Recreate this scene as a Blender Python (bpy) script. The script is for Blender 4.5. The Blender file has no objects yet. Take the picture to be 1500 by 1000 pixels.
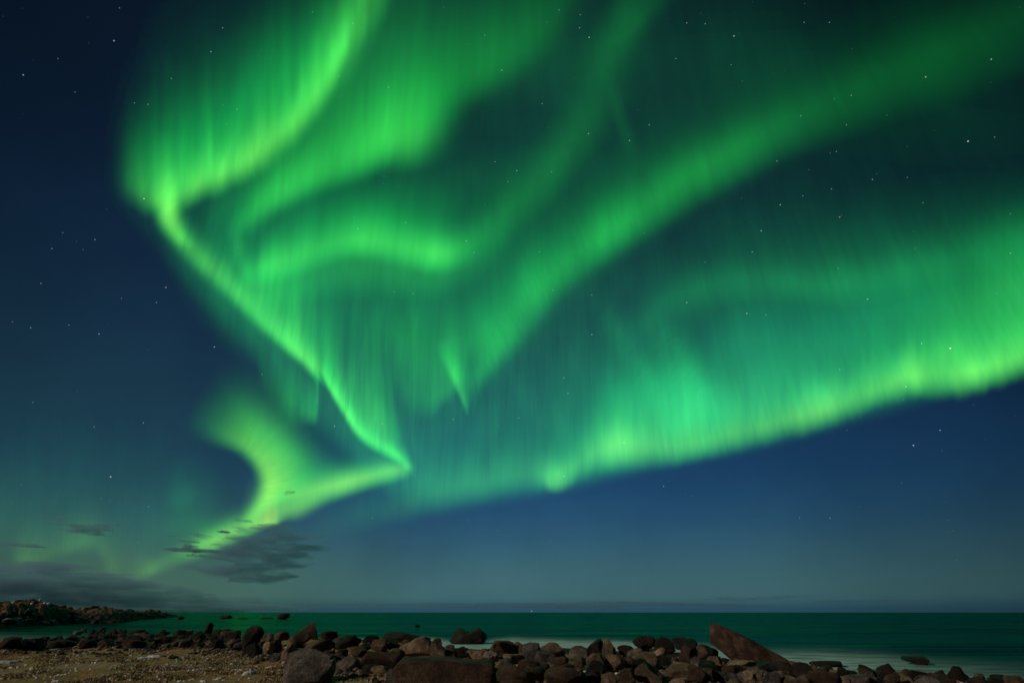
import bpy, bmesh, math, random
import numpy as np
from mathutils import Vector, noise as mnoise

# ------------------------------------------------------------------ camera, sky, moon, exposure
scene = bpy.context.scene
COL = scene.collection
R = math.radians
CAM_Z = 2.8
F = 750.0                                   # focal length in photo pixels (18 mm on 36 mm, 1500 px wide)
PITCH = math.atan((896.5 - 500) / F)

cam_data = bpy.data.cameras.new("camera")
cam_data.lens = 18.0
cam_data.sensor_width = 36.0
cam_data.clip_start = 0.1
cam_data.clip_end = 2.0e6
cam = bpy.data.objects.new("camera", cam_data)
COL.objects.link(cam)
cam.location = (0, 0, CAM_Z)
cam.rotation_euler = (math.pi / 2 + PITCH, 0, 0)
scene.camera = cam

scene.view_settings.view_transform = 'Standard'
scene.view_settings.look = 'None'
scene.view_settings.exposure = 0.0
scene.view_settings.gamma = 1.0
scene.cycles.transparent_max_bounces = 96
scene.cycles.max_bounces = 6
scene.cycles.volume_bounces = 1
try:
    scene.cycles.use_denoising = True
except Exception:
    pass


def lin(c):
    return tuple((v / 255 / 12.92) if v / 255 <= 0.04045 else ((v / 255 + 0.055) / 1.055) ** 2.4 for v in c)


def build_world():
    w = bpy.data.worlds.new("World")
    scene.world = w
    w.use_nodes = True
    nt = w.node_tree
    nt.nodes.clear()
    N, L = nt.nodes.new, nt.links.new
    out = N('ShaderNodeOutputWorld')
    bg = N('ShaderNodeBackground')
    bg.inputs['Strength'].default_value = 1.0
    L(bg.outputs[0], out.inputs[0])
    geo = N('ShaderNodeTexCoord')
    sep = N('ShaderNodeSeparateXYZ')
    L(geo.outputs['Generated'], sep.inputs[0])
    asin = N('ShaderNodeMath'); asin.operation = 'ARCSINE'
    L(sep.outputs['Z'], asin.inputs[0])
    mr = N('ShaderNodeMapRange')
    mr.inputs['From Min'].default_value = 0.0
    mr.inputs['From Max'].default_value = R(70)
    L(asin.outputs[0], mr.inputs['Value'])
    ramp = N('ShaderNodeValToRGB')
    ramp.color_ramp.interpolation = 'B_SPLINE'
    stops = [(0.0, (40, 74, 92)), (0.5, (42, 78, 94)), (1.3, (66, 105, 108)), (4.0, (58, 98, 108)),
             (7.5, (40, 82, 110)), (12, (28, 68, 106)), (19, (24, 54, 88)), (28, (19, 42, 66)),
             (42, (14, 30, 50)), (66, (11, 25, 38))]
    els = ramp.color_ramp.elements
    while len(els) < len(stops):
        els.new(0.5)
    for e, (deg, c) in zip(els, stops):
        e.position = deg / 70.0
        e.color = lin(c) + (1,)
    L(mr.outputs[0], ramp.inputs[0])
    # sky is paler toward the sea ahead, darker round to the sides and behind
    flat = N('ShaderNodeVectorMath'); flat.operation = 'MULTIPLY'
    flat.inputs[1].default_value = (1, 1, 0)
    L(geo.outputs['Generated'], flat.inputs[0])
    nrm = N('ShaderNodeVectorMath'); nrm.operation = 'NORMALIZE'
    L(flat.outputs[0], nrm.inputs[0])
    dot = N('ShaderNodeVectorMath'); dot.operation = 'DOT_PRODUCT'
    dot.inputs[1].default_value = (math.sin(R(-8)), math.cos(R(-8)), 0)
    L(nrm.outputs[0], dot.inputs[0])
    mr2 = N('ShaderNodeMapRange'); mr2.interpolation_type = 'SMOOTHSTEP'
    mr2.inputs['From Min'].default_value = 0.45
    mr2.inputs['From Max'].default_value = 1.0
    mr2.inputs['To Min'].default_value = 0.36
    mr2.inputs['To Max'].default_value = 1.0
    L(dot.outputs['Value'], mr2.inputs['Value'])
    # fine unevenness of the night airglow
    no = N('ShaderNodeTexNoise')
    no.inputs['Scale'].default_value = 5.0
    no.inputs['Detail'].default_value = 6.0
    L(geo.outputs['Generated'], no.inputs['Vector'])
    mr3 = N('ShaderNodeMapRange')
    mr3.inputs['From Min'].default_value = 0.3
    mr3.inputs['From Max'].default_value = 0.7
    mr3.inputs['To Min'].default_value = 0.9
    mr3.inputs['To Max'].default_value = 1.1
    L(no.outputs['Fac'], mr3.inputs['Value'])
    mul = N('ShaderNodeMath'); mul.operation = 'MULTIPLY'
    L(mr2.outputs[0], mul.inputs[0]); L(mr3.outputs[0], mul.inputs[1])
    sc = N('ShaderNodeVectorMath'); sc.operation = 'SCALE'
    # greyer haze towards the left, over the land
    sep2 = N('ShaderNodeSeparateXYZ')
    L(nrm.outputs[0], sep2.inputs[0])
    mr4 = N('ShaderNodeMapRange'); mr4.interpolation_type = 'SMOOTHSTEP'
    mr4.inputs['From Min'].default_value = -0.1
    mr4.inputs['From Max'].default_value = -0.62
    L(sep2.outputs['X'], mr4.inputs['Value'])
    mr5 = N('ShaderNodeMapRange'); mr5.interpolation_type = 'SMOOTHSTEP'
    mr5.inputs['From Min'].default_value = R(34)
    mr5.inputs['From Max'].default_value = R(14)
    L(asin.outputs[0], mr5.inputs['Value'])
    lo = N('ShaderNodeMath'); lo.operation = 'MULTIPLY'
    L(mr4.outputs[0], lo.inputs[0]); L(mr5.outputs[0], lo.inputs[1])
    hz = N('ShaderNodeMix'); hz.data_type = 'RGBA'
    hz.inputs[6].default_value = (1, 1, 1, 1)
    hz.inputs[7].default_value = (1.18, 1.02, 0.66, 1)
    L(lo.outputs[0], hz.inputs[0])
    tint = N('ShaderNodeVectorMath'); tint.operation = 'MULTIPLY'
    L(ramp.outputs[0], tint.inputs[0]); L(hz.outputs[2], tint.inputs[1])
    L(tint.outputs[0], sc.inputs[0]); L(mul.outputs[0], sc.inputs['Scale'])
    L(sc.outputs[0], bg.inputs['Color'])


build_world()

moon = bpy.data.lights.new("moon", 'SUN')
moon.energy = 1.35
moon.angle = R(0.6)
moon.color = (1.0, 0.83, 0.64)
moon_o = bpy.data.objects.new("moon", moon)
COL.objects.link(moon_o)
to_light = Vector((-0.86, -0.50, 0.42)).normalized()
moon_o.rotation_euler = to_light.to_track_quat('Z', 'Y').to_euler()


# ------------------------------------------------------------------ helpers
def ray(px, py):
    """unit direction in the world of a photo pixel (arrays allowed)"""
    x = (np.asarray(px, float) - 750) / F
    y = (500 - np.asarray(py, float)) / F
    c, s = math.cos(PITCH), math.sin(PITCH)
    d = np.stack([x, c - y * s, s + y * c], -1)
    return d / np.linalg.norm(d, axis=-1, keepdims=True)


def tag(o, label=None, cat=None, group=None, kind=None):
    for k, v in (("label", label), ("category", cat), ("group", group), ("kind", kind)):
        if v:
            o[k] = v
    return o


def mesh_obj(name, verts, faces, mat, parent=None, smooth=True):
    me = bpy.data.meshes.new(name)
    me.from_pydata([tuple(v) for v in verts], [], [tuple(f) for f in faces])
    me.update()
    if smooth:
        me.polygons.foreach_set("use_smooth", [True] * len(me.polygons))
    me.materials.append(mat)
    o = bpy.data.objects.new(name, me)
    COL.objects.link(o)
    if parent is not None:
        o.parent = parent
    return o


def grid_faces(nr, nc, keep=None, wrap=False):
    i, j = np.meshgrid(np.arange(nr - 1), np.arange(nc if wrap else nc - 1), indexing='ij')
    j2 = (j + 1) % nc
    f = np.stack([i * nc + j, i * nc + j2, (i + 1) * nc + j2, (i + 1) * nc + j], -1)
    if keep is not None:
        f = f[keep]
    return f.reshape(-1, 4)


def compact(verts, faces, *attrs):
    used = np.unique(faces)
    idx = np.full(len(verts), -1)
    idx[used] = np.arange(len(used))
    return (verts[used], idx[faces]) + tuple(a[used] for a in attrs)


def catmull(pts, n):
    """pts (k, m) -> n rows along a Catmull-Rom spline, even in pixel length of the first two columns"""
    P = np.asarray(pts, float)
    P = np.vstack([2 * P[0] - P[1], P, 2 * P[-1] - P[-2]])
    out = []
    for k in range(1, len(P) - 2):
        t = np.linspace(0, 1, 40, endpoint=False)[:, None]
        p0, p1, p2, p3 = P[k - 1], P[k], P[k + 1], P[k + 2]
        out.append(0.5 * (2 * p1 + (p2 - p0) * t + (2 * p0 - 5 * p1 + 4 * p2 - p3) * t ** 2 + (3 * p1 - p0 - 3 * p2 + p3) * t ** 3))
    out.append(P[-2][None])
    Q = np.vstack(out)
    d = np.concatenate([[0], np.cumsum(np.hypot(*np.diff(Q[:, :2], axis=0).T))])
    s = np.linspace(0, d[-1], n)
    return np.stack([np.interp(s, d, Q[:, c]) for c in range(Q.shape[1])], 1), d[-1]


def vnoise1(x, seed):
    """smooth 1-D value noise in -1..1"""
    x = np.asarray(x, float)
    i = np.floor(x).astype(int)
    f = x - i
    f = f * f * (3 - 2 * f)
    h = lambda k: np.mod(np.sin(k * 127.1 + seed * 311.7) * 43758.5453, 1.0) * 2 - 1
    return h(i) * (1 - f) + h(i + 1) * f


def smoothstep(a, b, x):
    t = np.clip((np.asarray(x, float) - a) / (b - a), 0, 1)
    return t * t * (3 - 2 * t)


class Nodes:
    def __init__(self, name):
        self.m = bpy.data.materials.new(name)
        self.m.use_nodes = True
        self.nt = self.m.node_tree
        self.nt.nodes.clear()
        self.out = self.nt.nodes.new('ShaderNodeOutputMaterial')

    def n(self, kind, **kw):
        nd = self.nt.nodes.new(kind)
        for k, v in kw.items():
            if k in nd.inputs:
                nd.inputs[k].default_value = v
            else:
                setattr(nd, k, v)
        return nd

    def l(self, a, b):
        self.nt.links.new(a, b)

    def noise(self, scale, detail=4, rough=0.6, vec=None):
        nd = self.n('ShaderNodeTexNoise')
        nd.inputs['Scale'].default_value = scale
        nd.inputs['Detail'].default_value = detail
        nd.inputs['Roughness'].default_value = rough
        if vec is not None:
            self.l(vec, nd.inputs['Vector'])
        return nd

    def ramp(self, fac, stops):
        nd = self.n('ShaderNodeValToRGB')
        els = nd.color_ramp.elements
        while len(els) < len(stops):
            els.new(0.5)
        for e, (p, c) in zip(els, stops):
            e.position = p
            e.color = tuple(c) + (1,) if len(c) == 3 else c
        self.l(fac, nd.inputs[0])
        return nd

    def mix(self, fac, a, b, blend='MIX'):
        nd = self.n('ShaderNodeMix', data_type='RGBA', blend_type=blend)
        for s, v in ((nd.inputs[0], fac), (nd.inputs[6], a), (nd.inputs[7], b)):
            if isinstance(v, (int, float)):
                s.default_value = v
            elif isinstance(v, tuple):
                s.default_value = v if len(v) == 4 else v + (1,)
            else:
                self.l(v, s)
        return nd.outputs[2]

    def principled(self, color, rough, normal=None, spec=0.4):
        b = self.n('ShaderNodeBsdfPrincipled')
        for s, v in ((b.inputs['Base Color'], color), (b.inputs['Roughness'], rough)):
            if isinstance(v, (int, float)):
                s.default_value = v
            elif isinstance(v, tuple):
                s.default_value = v + (1,)
            else:
                self.l(v, s)
        b.inputs['Specular IOR Level'].default_value = spec
        if normal is not None:
            self.l(normal, b.inputs['Normal'])
        self.l(b.outputs[0], self.out.inputs[0])
        return b

    def bump(self, height, strength, dist, normal=None):
        b = self.n('ShaderNodeBump')
        b.inputs['Strength'].default_value = strength
        b.inputs['Distance'].default_value = dist
        self.l(height, b.inputs['Height'])
        if normal is not None:
            self.l(normal, b.inputs['Normal'])
        return b.outputs[0]


# ------------------------------------------------------------------ materials
def rock_material(name, c1, c2, c3, rough=0.85, speck=0.5, spec=0.3):
    M = Nodes(name)
    tc = M.n('ShaderNodeTexCoord')
    info = M.n('ShaderNodeObjectInfo')
    add = M.n('ShaderNodeVectorMath', operation='ADD')
    mul = M.n('ShaderNodeVectorMath', operation='SCALE')
    comb = M.n('ShaderNodeCombineXYZ')
    for s in comb.inputs:
        M.l(info.outputs['Random'], s)
    M.l(comb.outputs[0], mul.inputs[0]); mul.inputs['Scale'].default_value = 37.0
    M.l(tc.outputs['Object'], add.inputs[0]); M.l(mul.outputs[0], add.inputs[1])
    v = add.outputs[0]
    big = M.noise(1.6, 5, 0.62, v)
    col = M.ramp(big.outputs['Fac'], [(0.32, c1), (0.5, c2), (0.68, c3)]).outputs[0]
    fine = M.noise(22.0, 5, 0.75, v)
    sp = M.ramp(fine.outputs['Fac'], [(0.32, (0.2, 0.2, 0.2)), (0.5, (1, 1, 1)), (0.68, (2.6, 2.5, 2.3))]).outputs[0]
    col = M.mix(speck, col, sp, 'MULTIPLY')
    tint = M.ramp(info.outputs['Random'], [(0.0, (0.7, 0.7, 0.7)), (0.5, (1.0, 0.97, 0.93)), (1.0, (1.3, 1.2, 1.1))]).outputs[0]
    col = M.mix(1.0, col, tint, 'MULTIPLY')
    vor = M.n('ShaderNodeTexVoronoi', feature='DISTANCE_TO_EDGE')
    vor.inputs['Scale'].default_value = 1.3
    M.l(v, vor.inputs['Vector'])
    crack = M.ramp(vor.outputs['Distance'], [(0.0, (0, 0, 0)), (0.035, (1, 1, 1))]).outputs[0]
    nrm = M.bump(crack, 0.35, 0.05)
    nrm = M.bump(M.noise(5.0, 9, 0.75, v).outputs['Fac'], 1.0, 0.22, nrm)
    M.principled(col, rough, nrm, spec)
    return M.m


MAT = {
    'G': rock_material("grey_granite", (0.05, 0.045, 0.044), (0.13, 0.118, 0.115), (0.27, 0.245, 0.24), speck=0.8),
    'B': rock_material("brown_rock", (0.035, 0.026, 0.018), (0.12, 0.09, 0.063), (0.29, 0.22, 0.155)),
    'T': rock_material("tan_rock", (0.11, 0.078, 0.052), (0.25, 0.185, 0.13), (0.46, 0.36, 0.26)),
    'D': rock_material("dark_wet_rock", (0.007, 0.006, 0.006), (0.018, 0.015, 0.013), (0.045, 0.036, 0.031), rough=0.65, spec=0.25),
    'R': rock_material("reddish_rock", (0.022, 0.014, 0.010), (0.075, 0.048, 0.035), (0.19, 0.125, 0.09)),
}


def ground_material():
    M = Nodes("beach_ground")
    tc = M.n('ShaderNodeTexCoord')
    v = tc.outputs['Object']
    at = M.n('ShaderNodeAttribute', attribute_name="inland")
    n1 = M.noise(0.45, 6, 0.65, v)
    grass = M.ramp(n1.outputs['Fac'], [(0.3, (0.24, 0.125, 0.045)), (0.46, (0.44, 0.285, 0.13)), (0.6, (0.42, 0.345, 0.21)), (0.75, (0.62, 0.52, 0.33))]).outputs[0]
    fine = M.noise(6.0, 9, 0.85, v)
    sp = M.ramp(fine.outputs['Fac'], [(0.34, (0.22, 0.2, 0.18)), (0.5, (0.95, 0.95, 0.95)), (0.66, (2.2, 2.1, 2.0))]).outputs[0]
    grass = M.mix(0.75, grass, sp, 'MULTIPLY')
    shingle = M.ramp(fine.outputs['Fac'], [(0.3, (0.012, 0.011, 0.01)), (0.5, (0.05, 0.042, 0.035)), (0.7, (0.15, 0.12, 0.10))]).outputs[0]
    wob = M.n('ShaderNodeMath', operation='MULTIPLY_ADD')
    M.l(n1.outputs['Fac'], wob.inputs[0]); wob.inputs[1].default_value = 24.0
    M.l(at.outputs['Fac'], wob.inputs[2])
    mr = M.n('ShaderNodeMapRange')
    mr.inputs['From Min'].default_value = 36.0
    mr.inputs['From Max'].default_value = 43.0
    M.l(wob.outputs[0], mr.inputs['Value'])
    wet = M.n('ShaderNodeMapRange')
    wet.inputs['From Min'].default_value = 3.0
    wet.inputs['From Max'].default_value = 22.0
    wet.inputs['To Min'].default_value = 0.22
    M.l(at.outputs['Fac'], wet.inputs['Value'])
    shingle = M.mix(1.0, shingle, wet.outputs[0], 'MULTIPLY')
    col = M.mix(mr.outputs[0], shingle, grass)
    nrm = M.bump(fine.outputs['Fac'], 0.9, 0.12)
    M.principled(col, 0.95, nrm, 0.15)
    return M.m


def water_material():
    M = Nodes("sea_water")
    tc = M.n('ShaderNodeTexCoord')
    mp = M.n('ShaderNodeMapping')
    mp.inputs['Scale'].default_value = (0.10, 0.45, 1.0)
    M.l(tc.outputs['Object'], mp.inputs['Vector'])
    w1 = M.noise(1.0, 4, 0.55, mp.outputs[0])
    mp2 = M.n('ShaderNodeMapping')
    mp2.inputs['Scale'].default_value = (0.006, 0.05, 1.0)
    M.l(tc.outputs['Object'], mp2.inputs['Vector'])
    swell = M.noise(1.0, 3, 0.5, mp2.outputs[0])
    nrm = M.bump(w1.outputs['Fac'], 0.22, 0.5)
    nrm = M.bump(swell.outputs['Fac'], 0.8, 5.0, nrm)
    at = M.n('ShaderNodeAttribute', attribute_name="foam")
    # long drifting threads of surf
    mp3 = M.n('ShaderNodeMapping')
    mp3.inputs['Scale'].default_value = (0.22, 0.7, 1.0)
    mp3.inputs['Rotation'].default_value = (0, 0, R(12))
    M.l(tc.outputs['Object'], mp3.inputs['Vector'])
    th = M.noise(1.0, 5, 0.6, mp3.outputs[0])
    mr = M.n('ShaderNodeMapRange')
    mr.inputs['From Min'].default_value = 0.25
    mr.inputs['From Max'].default_value = 0.75
    mr.inputs['To Min'].default_value = 0.2
    mr.inputs['To Max'].default_value = 1.6
    M.l(th.outputs['Fac'], mr.inputs['Value'])
    fm = M.n('ShaderNodeMath', operation='MULTIPLY', use_clamp=True)
    M.l(at.outputs['Fac'], fm.inputs[0]); M.l(mr.outputs[0], fm.inputs[1])
    # cold green sea: a dark body under a rippled skin whose mirror is weaker than still water's
    body = M.n('ShaderNodeBsdfDiffuse')
    body.inputs['Color'].default_value = (0.002, 0.016, 0.012, 1)
    skin = M.n('ShaderNodeBsdfGlossy')
    skin.inputs['Color'].default_value = (0.04, 0.39, 0.25, 1)
    skin.inputs['Roughness'].default_value = 0.11
    M.l(nrm, skin.inputs['Normal'])
    fr = M.n('ShaderNodeFresnel')
    fr.inputs['IOR'].default_value = 1.33
    M.l(nrm, fr.inputs['Normal'])
    sea = M.n('ShaderNodeMixShader')
    M.l(fr.outputs[0], sea.inputs[0]); M.l(body.outputs[0], sea.inputs[1]); M.l(skin.outputs[0], sea.inputs[2])
    foam = M.n('ShaderNodeBsdfDiffuse')
    foam.inputs['Color'].default_value = (0.50, 0.76, 0.78, 1)
    mx = M.n('ShaderNodeMixShader')
    M.l(fm.outputs[0], mx.inputs[0]); M.l(sea.outputs[0], mx.inputs[1]); M.l(foam.outputs[0], mx.inputs[2])
    M.l(mx.outputs[0], M.out.inputs[0])
    return M.m


def plain(name, c, rough=0.8, nscale=6.0, amt=0.35):
    M = Nodes(name)
    tc = M.n('ShaderNodeTexCoord')
    nz = M.noise(nscale, 5, 0.65, tc.outputs['Object'])
    col = M.ramp(nz.outputs['Fac'], [(0.3, tuple(x * (1 - amt) for x in c)), (0.7, tuple(min(1, x * (1 + amt)) for x in c))]).outputs[0]
    M.principled(col, rough, M.bump(nz.outputs['Fac'], 0.4, 0.05), 0.3)
    return M.m


def glow(name, color, strength):
    M = Nodes(name)
    e = M.n('ShaderNodeEmission', Strength=strength)
    e.inputs['Color'].default_value = color + (1,)
    M.l(e.outputs[0], M.out.inputs[0])
    M.m.cycles.emission_sampling = 'NONE'
    return M.m


# ------------------------------------------------------------------ the land and the sea
# shoreline as seen from the camera: photo pixels on the sea level
SHORE_PX = [(-400, 930), (-100, 934), (0, 938), (60, 941), (110, 940), (180, 934), (300, 932), (400, 935), (480, 937), (530, 940), (620, 941), (655, 950),
            (712, 952), (724, 948), (830, 950), (900, 954), (1030, 957), (1060, 968), (1165, 978), (1250, 986), (1400, 996), (1500, 1003), (1800, 1030)]
_sp = np.array(SHORE_PX, float)
_sd = ray(_sp[:, 0], _sp[:, 1])
_st = -CAM_Z / _sd[:, 2]
_sx, _sy = _sd[:, 0] * _st, _sd[:, 1] * _st
SH_AZ = np.degrees(np.arctan2(_sx, _sy))
SH_R = np.hypot(_sx, _sy)
_az = np.concatenate([[-180, -120, -85], SH_AZ, [80, 120, 180]])
_rr = np.concatenate([[900, 500, 160], SH_R, [40, 400, 900]])


def shore_r(az):
    return np.interp(az, _az, _rr)


def inland(x, y):
    return shore_r(np.degrees(np.arctan2(x, y))) - np.hypot(x, y)


def ground_z(x, y):
    d = inland(x, y)
    az = np.degrees(np.arctan2(x, y))
    width = np.maximum(34.0, shore_r(az) - 28.0 / np.cos(np.radians(np.clip(az, -60, 60))))
    width = np.minimum(width, 70.0)
    land = 1.40 * np.clip((d + 1.0) / (width + 1.0), 0, 1)
    land = 1.40 * (land / 1.40) ** 1.1 * (1.5 - 0.5 * np.clip((d + 1.0) / (width + 1.0), 0, 1))
    z = np.where(d > 0, land, np.maximum(d * 0.09, -4.0) + 0.02)
    near = smoothstep(0.5, 12, d)
    b = 0.09 * (np.sin(x * 0.9 + 1.3 * np.sin(y * 0.55)) * np.sin(y * 1.15 + 0.7 * np.sin(x * 0.7))
                + 0.6 * np.sin(x * 2.3 + y * 1.1) * np.sin(y * 2.7 - x * 0.6))
    return z + b * (0.25 + 0.75 * near) * (d > -3)


def build_ground():
    rings = np.concatenate([[0.3], np.geomspace(2, 14, 12), np.arange(14.6, 60, 0.45), np.geomspace(61, 900, 40), [4000, 80000]])
    az = np.radians(np.concatenate([np.arange(-58, 58, 0.45), np.arange(58, 302, 4.0)]))
    rr, aa = np.meshgrid(rings, az, indexing='ij')
    x, y = rr * np.sin(aa), rr * np.cos(aa)
    z = ground_z(x, y)
    v = np.stack([x, y, z], -1).reshape(-1, 3)
    o = mesh_obj("ground", v, grid_faces(len(rings), len(az), wrap=True), ground_material())
    a = o.data.attributes.new("inland", 'FLOAT', 'POINT')
    a.data.foreach_set("value", inland(x, y).ravel().astype(np.float32))
    tag(o, "dry brown grass and dark shingle sloping to the sea", kind='structure')


build_ground()


def build_water():
    rings = np.concatenate([np.arange(18, 90, 0.6), np.geomspace(91, 90000, 70)])
    az = np.radians(np.concatenate([np.arange(-60, 60, 0.5), np.arange(60, 300, 5.0)]))
    rr, aa = np.meshgrid(rings, az, indexing='ij')
    x, y = rr * np.sin(aa), rr * np.cos(aa)
    d = -inland(x, y)
    v = np.stack([x, y, np.zeros_like(x)], -1).reshape(-1, 3)
    # where surf breaks white: photo column, how strong, how far out (m)
    tab = np.array([(-200, .05, 16), (0, .09, 26), (120, .11, 20), (200, .10, 5), (330, .10, 5), (380, .2, 6), (460, .1, 5), (510, .42, 6), (560, .2, 6), (640, .5, 9), (700, .35, 7),
                    (750, .42, 12), (830, .50, 9), (900, .62, 10), (960, .55, 8), (1040, .55, 10), (1100, .38, 12), (1200, .46, 16), (1280, .30, 15), (1350, .20, 13), (1420, .15, 12), (1500, .08, 12), (1700, .06, 10)], float)
    ta = np.degrees(np.arctan2((tab[:, 0] - 750) / F, 1.14))
    A = np.degrees(aa)
    s = np.interp(A, ta, tab[:, 1])
    w = np.interp(A, ta, tab[:, 2]) * np.interp(A, [-20, -12, 14, 22], [1, 1.7, 1.7, 1.15])
    foam = np.where(A > 13, 2.2, 3.2) * s * np.exp(-np.maximum(d - 0.30 * w, 0) ** 2 / (w * 0.62) ** 2)
    foam *= (np.abs(A) < 60)
    # one more thin swell line farther out to the left, along the low skerries
    o = mesh_obj("water", v, grid_faces(len(rings), len(az), wrap=True), water_material())
    a = o.data.attributes.new("foam", 'FLOAT', 'POINT')
    a.data.foreach_set("value", foam.ravel().astype(np.float32))
    tag(o, "dark green sea with pale surf along the shore", kind='structure')


build_water()


def hit_ground(px, py, zoff=0.0):
    """point of the ground under a photo pixel"""
    d = ray(px, py)
    t = 8.0
    for _ in range(4000):
        p = d * t
        z = max(float(ground_z(p[0], p[1])), 0.0) + zoff
        if CAM_Z + p[2] <= z:
            break
        t += 0.03 + t * 0.0015
        if t > 3000:
            break
    return np.array([p[0], p[1], z])


def hit_ground_fast(px, py):
    d = ray(px, py)
    t = 40.0
    for _ in range(14):
        p = d * t
        z = max(float(ground_z(p[0], p[1])), 0.0)
        t = max(5.0, (z - CAM_Z) / d[2])
    p = d * t
    z = max(float(ground_z(p[0], p[1])), 0.0)
    return np.array([p[0], p[1], z])


# headland across the bay on the left
HEAD_TOP = [(-300, 872), (-120, 876), (0, 883), (8, 881), (16, 884), (26, 881), (40, 880), (48, 884), (58, 881), (68, 883), (74, 888), (90, 889), (104, 891), (118, 894),
            (130, 893), (140, 890), (150, 889.5), (162, 891), (172, 894), (184, 893), (196, 895), (214, 895.5), (224, 894), (236, 897), (252, 899.5), (268, 903)]
HEAD_BASE = [(-300, 925), (0, 918), (60, 916), (100, 913.5), (175, 912.5), (200, 908), (230, 905.5), (252, 904.5), (268, 904)]


def head_frame(u):
    yt = np.interp(u, *np.array(HEAD_TOP).T)
    yb = np.interp(u, *np.array(HEAD_BASE).T)
    db, dt = ray(u, yb), ray(u, yt)
    tb = -CAM_Z / db[..., 2]
    B = db * tb[..., None]
    rng = np.hypot(B[..., 0], B[..., 1]) * 1.22
    T = dt * (rng / np.hypot(dt[..., 0], dt[..., 1]))[..., None]
    B[..., 2] = 0
    T[..., 2] += CAM_Z
    T[..., 2] = np.maximum(T[..., 2], 0.15)
    return B, T


def head_point(u, v):
    """v 0 at the waterline, 1 on the crest, 2 behind"""
    B, T = head_frame(np.asarray(u, float))
    v = np.asarray(v, float)[..., None]
    p = B + (T - B) * v
    vv = v[..., 0]
    prof = np.where(vv <= 1, 0.75 * smoothstep(-0.15, 0.6, vv) + 0.25 * vv - 0.75 * smoothstep(-0.15, 0.6, 0) * (1 - vv), np.maximum(1 - (vv - 1) ** 2 * 1.6, -0.6))
    p[..., 2] = T[..., 2] * prof
    return p


def build_headland():
    us = np.arange(-300, 269, 1.0)
    vs = np.concatenate([[-0.12], np.linspace(0, 1, 26), np.linspace(1.1, 2.0, 8)])
    U, V = np.meshgrid(us, vs, indexing='ij')
    P = head_point(U, V).reshape(-1, 3)
    for k, p in enumerate(P):
        q = Vector((p[0] * 0.30, p[1] * 0.30, 0.0))
        n = mnoise.fractal(q, 0.8, 2.1, 5) + 0.9 * (abs(mnoise.noise(q * 2.3)) - 0.25) + 0.6 * (abs(mnoise.noise(q * 5.1)) - 0.25)
        amp = min(0.75, 0.10 + abs(p[2]) * 0.22)
        p[2] += n * amp * 0.9
    M = Nodes("headland_rock")
    tc = M.n('ShaderNodeTexCoord')
    v = tc.outputs['Object']
    sep = M.n('ShaderNodeSeparateXYZ'); M.l(v, sep.inputs[0])
    nz = M.noise(0.25, 6, 0.7, v)
    rock = M.ramp(nz.outputs['Fac'], [(0.35, (0.006, 0.005, 0.005)), (0.55, (0.02, 0.017, 0.015)), (0.72, (0.07, 0.06, 0.055))]).outputs[0]
    turf = M.ramp(nz.outputs['Fac'], [(0.35, (0.04, 0.026, 0.018)), (0.6, (0.20, 0.125, 0.08)), (0.75, (0.30, 0.21, 0.14))]).outputs[0]
    add = M.n('ShaderNodeMath', operation='MULTIPLY_ADD')
    M.l(nz.outputs['Fac'], add.inputs[0]); add.inputs[1].default_value = 2.2
    M.l(sep.outputs['Z'], add.inputs[2])
    mr = M.n('ShaderNodeMapRange')
    mr.inputs['From Min'].default_value = 3.2
    mr.inputs['From Max'].default_value = 4.4
    M.l(add.outputs[0], mr.inputs['Value'])
    col = M.mix(mr.outputs[0], rock, turf)
    M.principled(col, 0.95, M.bump(nz.outputs['Fac'], 1.0, 0.8), 0.15)
    o = mesh_obj("headland", P, grid_faces(len(us), len(vs)), M.m)
    tag(o, "low dark rocky headland across the bay", kind='structure')


build_headland()

# ------------------------------------------------------------------ boulders
_ico = {}


def icosphere(level):
    if level not in _ico:
        bm = bmesh.new()
        bmesh.ops.create_icosphere(bm, subdivisions=level, radius=1.0)
        bm.verts.ensure_lookup_table()
        _ico[level] = (np.array([v.co[:] for v in bm.verts]), [[v.index for v in f.verts] for f in bm.faces])
        bm.free()
    return _ico[level]


def rock_points(seed, cuts=9, box=0.0, rough=0.10, level=4, pre=None):
    """a weathered boulder in a -1..1 box: a ball squared off, cut by planes, then eroded"""
    rnd = random.Random(seed)
    P, Fc = icosphere(level)
    P = P.copy()
    if box > 0:
        m = np.abs(P).max(axis=1, keepdims=True)
        P = P * (1 - box) + (P / m) * box
    for _ in range(cuts):
        n = np.array([rnd.gauss(0, 1), rnd.gauss(0, 1), rnd.gauss(0, 0.8)])
        n /= np.linalg.norm(n)
        d = rnd.uniform(0.55, 0.88)
        over = np.maximum(P @ n - d, 0)[:, None]
        P = P - over * n * 0.96
    if pre is not None:
        P = pre(P)
    off = Vector((rnd.uniform(-50, 50), rnd.uniform(-50, 50), rnd.uniform(-50, 50)))
    N = P / np.maximum(np.linalg.norm(P, axis=1, keepdims=True), 1e-6)
    for k in range(len(P)):
        q = Vector(P[k])
        a = mnoise.noise(q * 1.4 + off) * 0.6 + mnoise.noise(q * 3.1 + off) * 0.32 + mnoise.noise(q * 7.0 + off) * 0.16
        a -= 0.35 * max(0.0, 0.12 - abs(mnoise.noise(q * 1.9 - off)))
        P[k] += N[k] * a * rough * 1.6
    lo, hi = P.min(0), P.max(0)
    return (P - (lo + hi) / 2) / ((hi - lo) / 2), Fc


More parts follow.
